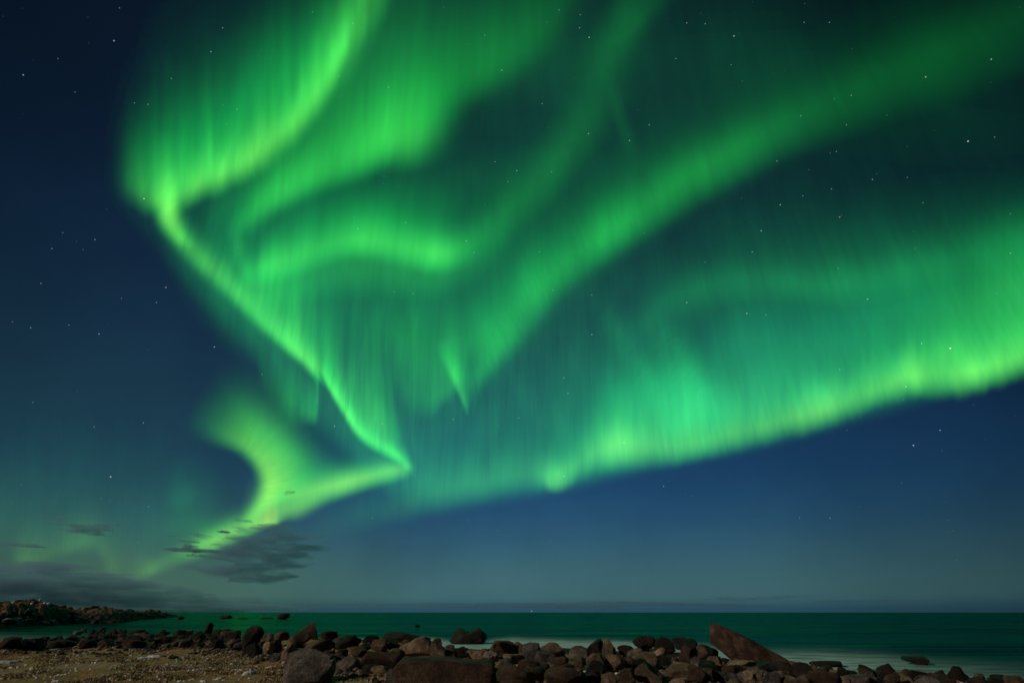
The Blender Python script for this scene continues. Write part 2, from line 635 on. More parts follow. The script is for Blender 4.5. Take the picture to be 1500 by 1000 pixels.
def pre_tilted(P):        # a slab leaning up to the right with an undercut end
    Q = P * np.array([1.0, 1.0, 0.52])
    Q[:, 2] += np.where(Q[:, 0] < 0.55, 0.78 * Q[:, 0], 0.43 - 1.2 * (Q[:, 0] - 0.55))
    Q[:, 2] = np.maximum(Q[:, 2], -0.75)
    return Q


def pre_fin(P):           # tall steep nose on the left, long straight back running down to the right
    x = (P[:, 0] + 1) / 2
    Q = P.copy()
    top = np.interp(x, [0, 0.05, 0.16, 0.45, 0.8, 1.0], [1.75, 2.0, 1.9, 1.32, 0.55, 0.05])
    Q[:, 2] = -1 + np.clip((P[:, 2] + 1) / 2, 0, 1) ** 0.85 * top * 1.05
    # undercut nose: low points on the left move right
    low = np.clip((0.6 - Q[:, 2]) / 1.6, 0, 1)
    Q[:, 0] += np.clip(0.25 - x, 0, 1) * low * 0.15
    Q[:, 1] *= 0.35 + 0.65 * np.clip(1 - (Q[:, 2] + 1) / 2.1, 0, 1)
    Q[:, 1] += 0.03 * (Q[:, 2] + 1)
    return Q


def pre_twin(P):          # two humps with a saddle between
    Q = P.copy()
    s = np.interp(P[:, 0], [-1, -0.45, 0.05, 0.55, 1], [0.9, 1.05, 0.42, 0.92, 0.5])
    Q[:, 2] = np.where(P[:, 2] > 0, P[:, 2] * s, P[:, 2] * 0.8)
    return Q


def pre_block(P):         # long foreground block, sheared front face, stepped right end
    Q = P.copy()
    Q[:, 2] *= np.interp(P[:, 0], [-1, -0.75, 0.1, 0.2, 1], [0.85, 1.0, 1.0, 0.86, 0.8])
    return Q


def pre_wedge(P):
    Q = P.copy()
    Q[:, 2] = np.where(P[:, 2] > -0.5, -0.5 + (P[:, 2] + 0.5) * np.interp(P[:, 0], [-1, 0.5, 1], [0.35, 1.0, 0.8]), P[:, 2])
    return Q


def pre_spire(P):
    Q = P.copy()
    t = np.clip((P[:, 2] + 1) / 2, 0, 1)
    Q[:, 0] *= 1.05 - 0.55 * t
    Q[:, 1] *= 1.05 - 0.55 * t
    return Q


def pre_ball_on_post(P):
    Q = P.copy()
    Q[:, 0] *= np.interp(P[:, 2], [-1, -0.2, 0.3, 0.65, 1], [1.1, 0.8, 0.55, 0.75, 0.6])
    return Q


PRE = {'tilt': pre_tilted, 'fin': pre_fin, 'twin': pre_twin, 'block': pre_block, 'wedge': pre_wedge, 'spire': pre_spire, 'post': pre_ball_on_post}
placed = []                # footprints (x, y, radius)


def add_boulder(x0, y0, x1, y1, mat, shape, label, group="boulders along the shore", depth=0.85, base=None, name="boulder", level=4, sink=0.12, cat="boulder"):
    seed = int(x0 * 7 + y0 * 13 + x1)
    xc = (x0 + x1) / 2
    p = hit_ground(xc, base if base else y1)
    rng = np.linalg.norm(p - np.array([0, 0, CAM_Z]))
    horiz = math.hypot(p[0], p[1])
    d0, d1 = ray(x0, (y0 + y1) / 2), ray(x1, (y0 + y1) / 2)
    ang = math.acos(max(-1, min(1, float(d0 @ d1))))
    w = ang * rng
    top = ray(xc, y0)
    h = CAM_Z + top[2] / math.hypot(top[0], top[1]) * (horiz + w * 0.2) - p[2]
    h = max(h, 0.12)
    kw = dict(cuts=16, box=0.35, rough=0.13)
    if shape == 'round':
        kw = dict(cuts=9, box=0.15, rough=0.13)
    elif shape == 'blocky':
        kw = dict(cuts=8, box=0.7, rough=0.08)
    elif shape == 'flat':
        kw = dict(cuts=7, box=0.5, rough=0.08)
    elif shape == 'fin':
        kw = dict(cuts=3, box=0.55, rough=0.055)
    elif shape == 'twin':
        kw = dict(cuts=3, box=0.35, rough=0.09)
    elif shape in ('tilt', 'block'):
        kw = dict(cuts=3, box=0.85, rough=0.06)
    elif shape in PRE:
        kw = dict(cuts=9, box=0.35, rough=0.12)
    P, Fc = rock_points(seed, level=level, pre=PRE.get(shape), **kw)
    turn = 0.0
    if shape == 'fin':          # its nose looks at the light, its long side turns away
        turn, w, depth = 0.50, w * 0.95, 0.70
    hh = h * (1 + sink)
    V = P * np.array([w / 2, w / 2 * depth, hh / 2])
    V[:, 2] += hh / 2 - h * sink
    o = mesh_obj(name, V, Fc, MAT[mat])
    o.location = (p[0], p[1] + w * depth * 0.25, p[2])
    o.rotation_euler = (0, 0, turn - math.atan2(p[0], p[1]))
    tag(o, label, cat, group)
    placed.append((o.location[0], o.location[1], w * 0.45))
    return o


BOULDERS = [
    # the marked ones
    (1040, 912, 1172, 972, 'R', 'fin', "big fin shaped slab with a steep nose and long slope running down into the surf"),
    (418, 911, 463, 948, 'B', 'tilt', "tilted brown slab leaning up to the right against the green water"),
    (657, 919, 713, 943, 'D', 'twin', "black twin humped rock standing alone in the shallow water"),
    (348, 916, 379, 955, 'D', 'round', "round black boulder left of the tilted slab"),
    (406, 951, 485, 1003, 'G', 'any', "large speckled grey boulder on the grass in front of the tilted slab"),
    (572, 962, 726, 1010, 'R', 'block', "long dark reddish block, the widest boulder at the lower edge"),
    (295, 911, 309, 930, 'D', 'post', "small dark upright rock with a round knob on top"),
    (408, 938, 428, 971, 'T', 'spire', "upright tan stone just behind the speckled grey boulder"),
    (554, 925, 629, 942, 'D', 'flat', "long flat dark rock behind the pale wedge shaped boulder"),
    (580, 931, 632, 966, 'T', 'wedge', "pale wedge shaped boulder rising to the right above the long block"),
    (627, 934, 653, 966, 'B', 'spire', "upright brown boulder right beside the pale wedge"),
    (650, 943, 665, 966, 'G', 'blocky', "thin pale grey stone right of the upright brown boulder"),
    (440, 936, 482, 958, 'B', 'blocky', "rusty brown rounded block behind the speckled grey boulder"),
    (487, 929, 526, 952, 'D', 'round', "dome shaped dark boulder with brown left flank"),
    (466, 923, 493, 939, 'D', 'any', "dark lump between the tilted slab and the dome shaped boulder"),
    (529, 929, 555, 942, 'D', 'flat', "low dark rock at the water left of the long flat one"),
    (540, 935, 567, 955, 'B', 'any', "brown rock in front of the long flat dark rock"),
    (565, 938, 588, 953, 'D', 'any', "dark rock tucked under the long flat dark rock"),
    (526, 953, 585, 980, 'R', 'flat', "broad low reddish rock left of the long block"),
    (562, 978, 596, 1004, 'G', 'any', "grey stone at the left end of the long block"),
    (504, 946, 535, 962, 'B', 'any', "brown stone below the dome shaped boulder"),
    (520, 940, 542, 953, 'D', 'any', "small dark stone between dome boulder and low dark rock"),
    (488, 950, 508, 964, 'R', 'any', "small reddish stone below the dome boulder's left flank"),
    (380, 939, 399, 960, 'T', 'any', "light tan stone right of the round black boulder"),
    (396, 938, 412, 956, 'B', 'any', "brown stone between the light tan stone and upright tan stone"),
    (379, 926, 400, 939, 'G', 'flat', "low grey green rock behind the light tan stone"),
    (399, 924, 422, 938, 'R', 'any', "reddish rock under the tilted slab's left end"),
    (713, 937, 760, 964, 'B', 'blocky', "flat topped brown boulder right of the black twin rock"),
    (682, 951, 709, 968, 'T', 'any', "pale tan stone in front of the shallow pool"),
    (664, 946, 686, 964, 'D', 'any', "dark stone left of the shallow pool"),
    (706, 953, 730, 969, 'G', 'round', "grey rounded stone right of the shallow pool"),
    (736, 957, 766, 972, 'T', 'any', "tan stone leaning on the flat topped brown boulder"),
    (764, 940, 792, 971, 'G', 'blocky', "grey squarish boulder beside the flat topped brown one"),
    (754, 939, 768, 954, 'B', 'any', "small brown stone between flat topped and squarish boulders"),
    (790, 940, 829, 966, 'B', 'blocky', "brown flat topped boulder right of the grey squarish one"),
    (726, 971, 788, 1006, 'B', 'any', "brown peaked boulder right of the long reddish block"),
    (798, 974, 858, 1006, 'R', 'any', "reddish boulder with a cleft down its face"),
    (802, 960, 834, 976, 'R', 'wedge', "low reddish stone behind the cleft boulder"),
    (834, 945, 868, 975, 'G', 'round', "grey brown boulder left of the black wedge"),
    (861, 935, 888, 957, 'D', 'wedge', "black wedge shaped rock against the white surf"),
    (882, 934, 904, 966, 'T', 'spire', "upright tan boulder right of the black wedge"),
    (860, 956, 892, 984, 'B', 'any', "brown boulder below the black wedge"),
    (888, 958, 918, 985, 'B', 'any', "brown boulder below the upright tan one"),
    (906, 944, 934, 962, 'D', 'any', "low dark rock right of the upright tan boulder"),
    (929, 929, 964, 955, 'D', 'round', "black dome of rock, left of three by the surf"),
    (960, 932, 992, 957, 'D', 'round', "black rock, middle of three by the surf"),
    (987, 933, 1026, 952, 'D', 'flat', "black flat topped rock, right of three by the surf"),
    (997, 941, 1026, 970, 'R', 'round', "dark red round boulder under the flat topped black rock"),
    (1018, 942, 1042, 968, 'B', 'any', "rusty brown boulder left of the fin slab"),
    (1032, 944, 1056, 966, 'D', 'any', "dark rock at the foot of the fin slab's nose"),
    (949, 947, 982, 970, 'T', 'wedge', "tan stone lying slanted below the middle black rock"),
    (922, 954, 970, 980, 'T', 'round', "rounded tan boulder below the left black dome"),
    (932, 969, 978, 1003, 'B', 'any', "brown boulder in front of the rounded tan one"),
    (974, 969, 1022, 995, 'T', 'blocky', "light tan speckled block near the lower edge"),
    (908, 977, 934, 1004, 'B', 'any', "small brown boulder left of the brown boulder at lower edge"),
    (1008, 972, 1042, 1002, 'R', 'any', "dark reddish boulder right of the light tan block"),
    (1036, 960, 1062, 982, 'B', 'any', "brown stone in front of the fin slab's nose"),
    (1068, 966, 1114, 984, 'T', 'flat', "flat tan stone lying in front of the fin slab"),
    (1060, 973, 1088, 994, 'R', 'any', "reddish stone under the flat tan stone"),
    (1090, 981, 1108, 1001, 'T', 'any', "pale tan pointed stone below the flat tan stone's right end"),
    (1106, 983, 1124, 1000, 'B', 'any', "small brown stone right of the pale pointed stone"),
    (1120, 983, 1148, 1004, 'G', 'blocky', "grey flat faced stone beside the small pool"),
    (1108, 968, 1166, 983, 'D', 'flat', "low dark ledge running out from the fin slab"),
    (1160, 969, 1199, 994, 'D', 'spire', "dark pointed rock right of the low ledge"),
    (1144, 988, 1172, 1006, 'B', 'any', "brown stone below the dark pointed rock"),
    (1192, 982, 1238, 1006, 'R', 'flat', "reddish tan layered rock right of the dark pointed rock"),
    (1228, 976, 1243, 987, 'D', 'any', "small dark stone standing above the layered rock"),
    (1230, 990, 1250, 1006, 'T', 'any', "small tan stone right of the layered rock"),
    (1242, 988, 1302, 1010, 'G', 'flat', "pale grey flat boulder cut by the lower edge"),
    (1261, 973, 1288, 990, 'D', 'any', "dark stone behind the pale grey flat boulder"),
    (1289, 971, 1320, 994, 'D', 'spire', "dark leaning rock right of the pale grey flat boulder"),
    (1300, 984, 1326, 1004, 'B', 'any', "brown stone at the foot of the dark leaning rock"),
    (1322, 979, 1342, 992, 'R', 'any', "small dark red stone right of the leaning rock"),
    (1338, 981, 1374, 996, 'D', 'flat', "low dark rock in the middle of the right hand row"),
    (1372, 980, 1392, 996, 'D', 'spire', "small dark pointed rock left of the dark cone"),
    (1392, 975, 1428, 999, 'D', 'spire', "dark cone shaped rock at the surf's edge"),
    (1344, 990, 1396, 1010, 'G', 'any', "grey brown boulder in front of the dark cone"),
    (1424, 991, 1458, 1008, 'D', 'any', "dark rock right of the dark cone"),
    (1456, 987, 1482, 1002, 'D', 'flat', "low dark rock near the right hand corner"),
    (1478, 989, 1512, 1008, 'R', 'any', "reddish rock in the right hand corner"),
    (1326, 960, 1369, 973, 'D', 'flat', "lone dark rock awash in the pale surf"),
    (1190, 967, 1240, 976, 'D', 'flat', "thin dark ledge awash right of the fin slab"),
    (182, 921, 211, 931, 'D', 'flat', "low dark rock at the edge of the bay"),
    (162, 923, 171, 931, 'D', 'any', "small dark rock standing in the bay"),
    (322, 925, 346, 938, 'D', 'any', "dark rock left of the round black boulder"),
    (250, 921, 278, 936, 'D', 'round', "dark rounded rock right of the bay"),
    (277, 924, 298, 938, 'D', 'any', "dark rock below the knobbed upright"),
    (258, 934, 280, 948, 'G', 'any', "grey stone below the dark rounded rock"),
    (328, 935, 350, 950, 'B', 'any', "brown stone at the left foot of the round black boulder"),
    (222, 931, 252, 944, 'R', 'flat', "reddish flat stone by the end of the bay"),
    (300, 936, 326, 950, 'D', 'any', "dark stone under the knobbed upright, nearer the grass"),
    (-10, 932, 30, 952, 'D', 'flat', "dark low rock mass in the lower left by the bay"),
    (28, 934, 62, 952, 'D', 'flat', "dark low rock second from the left by the bay"),
    (60, 936, 104, 951, 'D', 'flat', "dark flat rock with a brown edge left of the shingle"),
    (540, 974, 572, 990, 'B', 'round', "mossy brown mound left of the grey stone"),
    (488, 966, 524, 980, 'B', 'flat', "low brown stone right of the speckled grey boulder"),
    (1170, 986, 1196, 1004, 'B', 'any', "brown stone between dark pointed rock and layered rock"),
    (1044, 982, 1068, 1003, 'G', 'any', "grey stone below the reddish stone by the lower edge"),
    (858, 980, 884, 1003, 'R', 'any', "reddish stone right of the cleft boulder"),
    (784, 968, 806, 984, 'B', 'any', "brown stone between peaked and cleft boulders"),
    (882, 984, 910, 1004, 'T', 'any', "pale brown stone at the lower edge under the upright tan boulder"),
    (978, 992, 1010, 1010, 'T', 'flat', "tan stone cut by the lower edge under the light tan block"),
    (1068, 994, 1092, 1010, 'B', 'any', "brown stone cut by the lower edge below the reddish stone"),
]
for b in BOULDERS:
    add_boulder(*b)

SKERRIES = [(403, 897.5, 423, 906.5, "dark humped skerry, the tallest far out in the green water"), (318, 900, 340, 905.5, "low skerry left of the tallest one"),
            (258, 901.5, 269, 906.5, "small dark skerry just off the headland's tip"), (380, 903.8, 400, 906.0, "flat skerry barely above water beside the tallest one"),
            (346, 904, 362, 906.2, "flat skerry barely above water in mid channel"), (607, 914, 615, 918, "tiny dark rock alone in open water")]
for x0, y0, x1, y1, lb in SKERRIES:
    add_boulder(x0, y0, x1, y1, 'D', 'flat' if y1 - y0 < 4 else 'any', lb, group="skerries out at sea", name="skerry", level=3, cat="skerry")


def copies(name, protos, spots, label, cat, group):
    for k, (x, y, z, s, rz, pi) in enumerate(spots):
        src = protos[pi]
        o = src.copy()
        COL.objects.link(o)
        o.name = name
        o.location = (x, y, z)
        o.scale = (s, s * 0.9, s * (0.6 + 0.35 * ((k * 37) % 10) / 10))
        o.rotation_euler = (0, 0, rz)
        tag(o, label, cat, group)


def make_protos(name, mats, level):
    out = []
    for k, m in enumerate(mats):
        P, Fc = rock_points(900 + k * 17, level=level, cuts=9, box=0.3, rough=0.11)
        out.append(mesh_obj(name, P, Fc, MAT[m]))
    return out


rnd = random.Random(11)


def scatter_stones():
    protos = make_protos("beach_stone", ['D', 'B', 'R', 'G', 'B', 'T', 'D', 'R', 'B', 'G'], 3)
    spots = []
    tries = 0
    while len(spots) < 299 and tries < 16000:
        tries += 1
        px = rnd.uniform(-10, 1510) if rnd.random() < 0.72 else rnd.uniform(100, 330)
        lo = np.interp(px, [0, 110, 400, 560, 1500], [946, 936, 950, 952, 984])
        lo2 = np.interp(px, [0, 110, 330, 420, 560, 1500], [952, 948, 950, 972, 1001, 1004])
        py = rnd.uniform(lo - 8, lo2)
        p = hit_ground(px, py)
        if p[2] < 0.06:
            continue
        s = rnd.uniform(0.11, 0.36)
        if any((p[0] - a) ** 2 + (p[1] - b) ** 2 < (c * .8 + s * .8) ** 2 for a, b, c in placed):
            continue
        placed.append((p[0], p[1], s * 0.8))
        pi = rnd.choice([0, 0, 6, 6, 2, 1, 3]) if px < 340 else rnd.randrange(len(protos))
        spots.append((p[0], p[1], p[2] + s * 0.2, s, rnd.uniform(0, 6.28), pi))
    bay = []
    for _ in range(400):
        px = rnd.uniform(95, 345)
        py = rnd.uniform(924, 941)
        p = hit_ground_fast(px, py)
        s = rnd.uniform(0.25, 0.62)
        if any((p[0] - a) ** 2 + (p[1] - b) ** 2 < (c + s * .8) ** 2 for a, b, c in placed):
            continue
        placed.append((p[0], p[1], s * 0.8))
        bay.append((p[0], p[1], p[2] + s * 0.1, s, rnd.uniform(0, 6.28), rnd.choice([0, 6, 0, 6, 0, 3, 2])))
        if len(bay) >= 75:
            break
    copies("beach_stone", protos, bay, "dark stone at the edge of the bay below the headland", "stone", "dark stones along the bay")
    copies("beach_stone", protos, spots, "small stone wedged among the bigger boulders of the beach", "stone", "small stones between the boulders")
    for o in protos:
        bpy.data.objects.remove(o)


scatter_stones()


def scatter_headland():
    protos = make_protos("headland_rock", ['D', 'D', 'G', 'D', 'R'], 2)
    spots = []
    for k in range(90):
        u = rnd.uniform(-8, 262)
        v = rnd.choice([rnd.uniform(0.0, 0.3), rnd.uniform(0.0, 0.25), rnd.uniform(0.85, 1.0)])
        p = head_point(np.array([u]), np.array([v]))[0]
        s = rnd.uniform(0.35, 1.15) * (1.0 if u < 190 else 1.1)
        spots.append((p[0], p[1], p[2] - s * 0.05, s * 1.25, rnd.uniform(0, 6.28), rnd.choice([0, 1, 3, 0, 1, 2, 4])))
    copies("headland_rock", protos, spots, "dark rock on the far headland across the bay", "rock", "dark rocks on the far headland")
    for o in protos:
        bpy.data.objects.remove(o)


scatter_headland()


def build_gravel():
    V, Fs = [], []
    P0, F0 = icosphere(1)
    n = 0
    k = 0
    while k < 3600:
        px = rnd.uniform(-20, 1520)
        py = rnd.uniform(np.interp(px, [0, 500, 1500], [940, 946, 978]), np.interp(px, [0, 330, 560, 1500], [956, 958, 1004, 1006]))
        p = hit_ground_fast(px, py)
        k += 1
        if p is None or p[2] < 0.03:
            continue
        s = rnd.uniform(0.03, 0.11)
        Q = P0 * np.array([s * rnd.uniform(0.8, 1.4), s * rnd.uniform(0.8, 1.4), s * rnd.uniform(0.5, 0.9)])
        V.append(Q + np.array([p[0], p[1], p[2] + s * 0.2]))
        Fs.append(np.array(F0) + n)
        n += len(Q)
    M = Nodes("gravel_stone")
    g = M.n('ShaderNodeNewGeometry')
    col = M.ramp(g.outputs['Random Per Island'], [(0.0, (0.02, 0.018, 0.016)), (0.35, (0.08, 0.06, 0.05)), (0.7, (0.17, 0.13, 0.10)), (0.93, (0.28, 0.23, 0.19)), (1.0, (0.5, 0.47, 0.44))]).outputs[0]
    M.principled(col, 0.9, None, 0.2)
    o = mesh_obj("gravel", np.vstack(V), np.vstack(Fs), M.m, smooth=False)
    tag(o, "loose gravel and cobbles between the boulders", "gravel", kind='stuff')


build_gravel()


def build_grass():
    V, Fs, C = [], [], []
    n = 0
    G = random.Random(5)
    for _ in range(9000):
        u = G.random()
        px = G.uniform(-60, 460) if u < 0.8 else G.uniform(380, 720)
        py = 951 + (G.random() ** 1.4) * 62
        if u >= 0.8:
            py = G.uniform(962, 1004)
        p = hit_ground_fast(px, py)
        if p[2] < 0.9 or mnoise.noise(Vector((p[0] * 0.5, p[1] * 0.5, 3.0))) < -0.05:
            continue
        hgt = G.uniform(0.02, 0.065)
        for _b in range(5):
            a = G.uniform(0, 6.28)
            bx, by = p[0] + G.uniform(-0.09, 0.09), p[1] + G.uniform(-0.09, 0.09)
            w = G.uniform(0.012, 0.03)
            lx, ly = math.cos(a) * hgt * G.uniform(0.3, 1.2), math.sin(a) * hgt * G.uniform(0.3, 1.2)
            cx, cy = -math.sin(a) * w, math.cos(a) * w
            V += [(bx - cx, by - cy, p[2] - 0.01), (bx + cx, by + cy, p[2] - 0.01), (bx + lx, by + ly, p[2] + hgt)]
            Fs.append((n, n + 1, n + 2))
            n += 3
    M = Nodes("dry_grass")
    g = M.n('ShaderNodeNewGeometry')
    tc = M.n('ShaderNodeTexCoord')
    nz = M.noise(0.6, 3, 0.6, tc.outputs['Object'])
    c1 = M.ramp(g.outputs['Random Per Island'], [(0.0, (0.12, 0.075, 0.035)), (0.5, (0.36, 0.25, 0.13)), (1.0, (0.60, 0.48, 0.30))]).outputs[0]
    c2 = M.ramp(g.outputs['Random Per Island'], [(0.0, (0.11, 0.085, 0.04)), (0.6, (0.33, 0.26, 0.13)), (1.0, (0.62, 0.52, 0.36))]).outputs[0]
    mr = M.n('ShaderNodeMapRange')
    mr.inputs['From Min'].default_value = 0.4
    mr.inputs['From Max'].default_value = 0.6
    M.l(nz.outputs['Fac'], mr.inputs['Value'])
    M.principled(M.mix(mr.outputs[0], c1, c2), 0.9, None, 0.1)
    o = mesh_obj("grass", V, Fs, M.m, smooth=False)
    tag(o, "short dry yellow brown grass on the shore", "grass", kind='stuff')


build_grass()


def build_snow():
    spots = [(700, 995, 27, 4.5), (592, 979, 8, 3), (524, 981, 7, 3.5), (556, 978, 5, 2), (564, 996, 6, 4), (80, 953, 9, 2), (112, 952, 3, 1.3), (14, 970, 9, 1.6), (4, 969, 5, 1.4), (144, 954, 6, 1),
             (312, 949.5, 6, 1.2), (336, 946.5, 5, 1.2), (862, 986, 14, 1.6), (792, 983, 10, 1.6), (904, 986, 4, 2), (298, 987, 7, 2), (322, 994, 6, 2), (365, 986, 9, 2.5), (348, 982, 7, 2), (396, 978, 7, 1.6),
             (736, 978, 8, 2), (216, 966, 12, 2.2), (226, 964, 8, 2), (85, 998, 5, 1.6), (298, 998, 5, 1.2), (392, 956, 6, 1.2), (398, 952, 5, 1), (30, 972, 5, 1), (255, 976, 5, 1.2), (190, 950, 5, .8), (1052, 999, 5, 1.2)]
    G = random.Random(3)
    for _ in range(520):
        px = G.uniform(0, 440)
        spots.append((px, G.uniform(953, 1001), G.uniform(0.5, 2.2), G.uniform(0.3, 0.7)))
    V, Fs, n = [], [], 0
    for px, py, w, h in spots:
        p = hit_ground_fast(px, py)
        if p[2] < 0.2:
            continue
        rng = np.linalg.norm(p - np.array([0, 0, CAM_Z]))
        rw = w / F * rng * 0.85
        rd = rw * G.uniform(0.5, 0.9)
        m = 18
        az = math.atan2(p[0], p[1])
        ph = G.uniform(0, 9)
        ring0, ring1 = [], []
        th = min(0.07, 0.18 * rw + 0.015)
        for k in range(m):
            a = k / m * 2 * math.pi
            f = 1 + 0.3 * math.sin(2 * a + ph) + 0.2 * math.sin(5 * a + ph * 2)
            for ring, s, z in ((ring0, 1.0, -0.03), (ring1, 0.7, th)):
                ex, ey = math.cos(a) * rw * f * s, math.sin(a) * rd * f * s
                X = p[0] + ex * math.cos(az) + ey * math.sin(az)
                Y = p[1] - ex * math.sin(az) + ey * math.cos(az)
                ring.append((X, Y, float(ground_z(X, Y)) + z))
        V += ring0 + ring1 + [(p[0], p[1], p[2] + th * 1.15)]
        for k in range(m):
            k2 = (k + 1) % m
            Fs.append((n + k, n + k2, n + m + k2, n + m + k))
            Fs.append((n + m + k, n + m + k2, n + 2 * m))
        n += 2 * m + 1
    # old snow lying in hollows of the headland
    for u, v, w, h in [(15, 0.78, 4.5, 1.7), (43, 0.62, 1.8, 1.0), (62, 0.66, 1.8, 1.2), (68, 0.68, 3.5, 1.3), (75, 0.68, 2, .6), (26, .66, 1.5, .6)]:
        p = head_point(np.array([u]), np.array([v]))[0]
        rng = np.linalg.norm(p)
        rw, rh = w / F * rng * 0.8, h / F * rng * 1.2
        P, F0 = icosphere(2)
        Q = P * np.array([rw, rw * 0.7, rh]) + np.array([p[0], p[1], p[2] + rh * 0.3])
        for q in Q:
            V.append(tuple(q))
        for f in F0:
            Fs.append(tuple(x + n for x in f))
        n += len(Q)
    o = mesh_obj("snow", V, Fs, plain("old_snow", (0.72, 0.74, 0.76), 0.7, 9.0, 0.2))
    tag(o, "patches of old snow and frost on the shore", "snow", kind='stuff')


build_snow()


# ------------------------------------------------------------------ small lit and pale things far off
def build_boat():
    d = ray(779.0, 897.3)
    t = 2600 / math.hypot(d[0], d[1])
    root = bpy.data.objects.new("fishing_boat", None)
    COL.objects.link(root)
    root.location = (d[0] * t, d[1] * t, 0)
    tag(root, "tiny far boat showing a white light on the horizon", "boat")
    L, W, H = 11.0, 3.6, 2.0
    V, Fs = [], []
    xs = np.linspace(-1, 1, 13)
    for x in xs:
        w = W / 2 * (1 - max(0, x) ** 2.5) * (0.85 if x < -0.9 else 1)
        sheer = H * (0.75 + 0.3 * max(0, x) ** 2)
        V += [(x * L / 2, -w, sheer), (x * L / 2, -w * 0.7, -0.3), (x * L / 2, w * 0.7, -0.3), (x * L / 2, w, sheer), (x * L / 2, 0, sheer - 0.25)]
    for i in range(12):
        a, b = i * 5, i * 5 + 5
        Fs += [(a, b, b + 1, a + 1), (a + 1, b + 1, b + 2, a + 2), (a + 2, b + 2, b + 3, a + 3), (a + 3, b + 3, b + 4, a + 4), (a + 4, b + 4, b, a)]
    Fs += [(0, 1, 2, 3, 4), (64, 63, 62, 61, 60)]
    mesh_obj("hull", V, Fs, plain("hull_paint", (0.02, 0.03, 0.05)), root, smooth=False)

    def box(name, c, s, mat):
        bm = bmesh.new()
        bmesh.ops.create_cube(bm, size=1.0)
        for v in bm.verts:
            k = 0.86 if v.co.z > 0 else 1.0
            v.co = Vector((c[0] + v.co.x * s[0] * k, c[1] + v.co.y * s[1] * k, c[2] + v.co.z * s[2]))
        bmesh.ops.bevel(bm, geom=bm.edges[:], offset=0.08, segments=1, affect='EDGES')
        me = bpy.data.meshes.new(name)
        bm.to_mesh(me); bm.free()
        me.materials.append(mat)
        o = bpy.data.objects.new(name, me)
        COL.objects.link(o)
        o.parent = root
        return o
    box("cabin", (-1.8, 0, 2.6), (3.4, 2.4, 2.2), plain("cabin_paint", (0.10, 0.11, 0.12)))
    box("mast", (-1.0, 0, 5.2), (0.22, 0.22, 3.0), plain("mast_paint", (0.06, 0.06, 0.06)))
    P, F0 = icosphere(2)
    lamp = mesh_obj("lamp", P * 2.0 * np.array([1, 1, 1]) + np.array([6.4 - 1.0 - 6.4, 0, 8.4]), F0, glow("boat_lamp", (0.85, 0.95, 1.0), 0.5), root)
    return root


build_boat()


def build_marker():
    p = head_point(np.array([58.0]), np.array([1.0]))[0]
    s = float(np.linalg.norm(p)) / F
    prof = [(0.0, 0.0), (1.2, 0.0), (1.1, 1.3), (1.25, 1.4), (1.2, 2.7), (0.7, 3.2), (0.0, 3.3)]
    m = 14
    V, Fs = [], []
    for r, z in prof:
        for k in range(m):
            a = 2 * math.pi * k / m
            V.append((math.cos(a) * r * s, math.sin(a) * r * s, z * s))
    for i in range(len(prof) - 1):
        for k in range(m):
            Fs.append((i * m + k, i * m + (k + 1) % m, (i + 1) * m + (k + 1) % m, (i + 1) * m + k))
    o = mesh_obj("marker_stone", V, Fs, plain("pale_stone", (0.75, 0.75, 0.74)))
    o.location = (p[0], p[1], p[2] - 0.15)
    tag(o, "small pale marker standing on the headland's dark crest", "marker")


build_marker()


# ------------------------------------------------------------------ clouds: closed bodies of thin vapour at 1500 m
def cloud_material(density, grain):
    M = Nodes("night_cloud")
    v = M.n('ShaderNodeVolumePrincipled')
    v.inputs['Color'].default_value = (0.44, 0.70, 1.0, 1)
    tc = M.n('ShaderNodeTexCoord')
    mp = M.n('ShaderNodeMapping')
    mp.inputs['Scale'].default_value = (1 / grain, 1 / grain, 4.5 / grain)
    M.l(tc.outputs['Object'], mp.inputs['Vector'])
    nz = M.noise(1.0, 3, 0.6, mp.outputs[0])
    mr = M.n('ShaderNodeMapRange')
    mr.inputs['From Min'].default_value = 0.38
    mr.inputs['From Max'].default_value = 0.62
    mr.inputs['To Max'].default_value = density * 2.2
    M.l(nz.outputs['Fac'], mr.inputs['Value'])
    M.l(mr.outputs[0], v.inputs['Density'])
    v.inputs['Anisotropy'].default_value = 0.2
    M.l(v.outputs[0], M.out.inputs['Volume'])
    return M.m


CLOUD_ALT = 1500.0


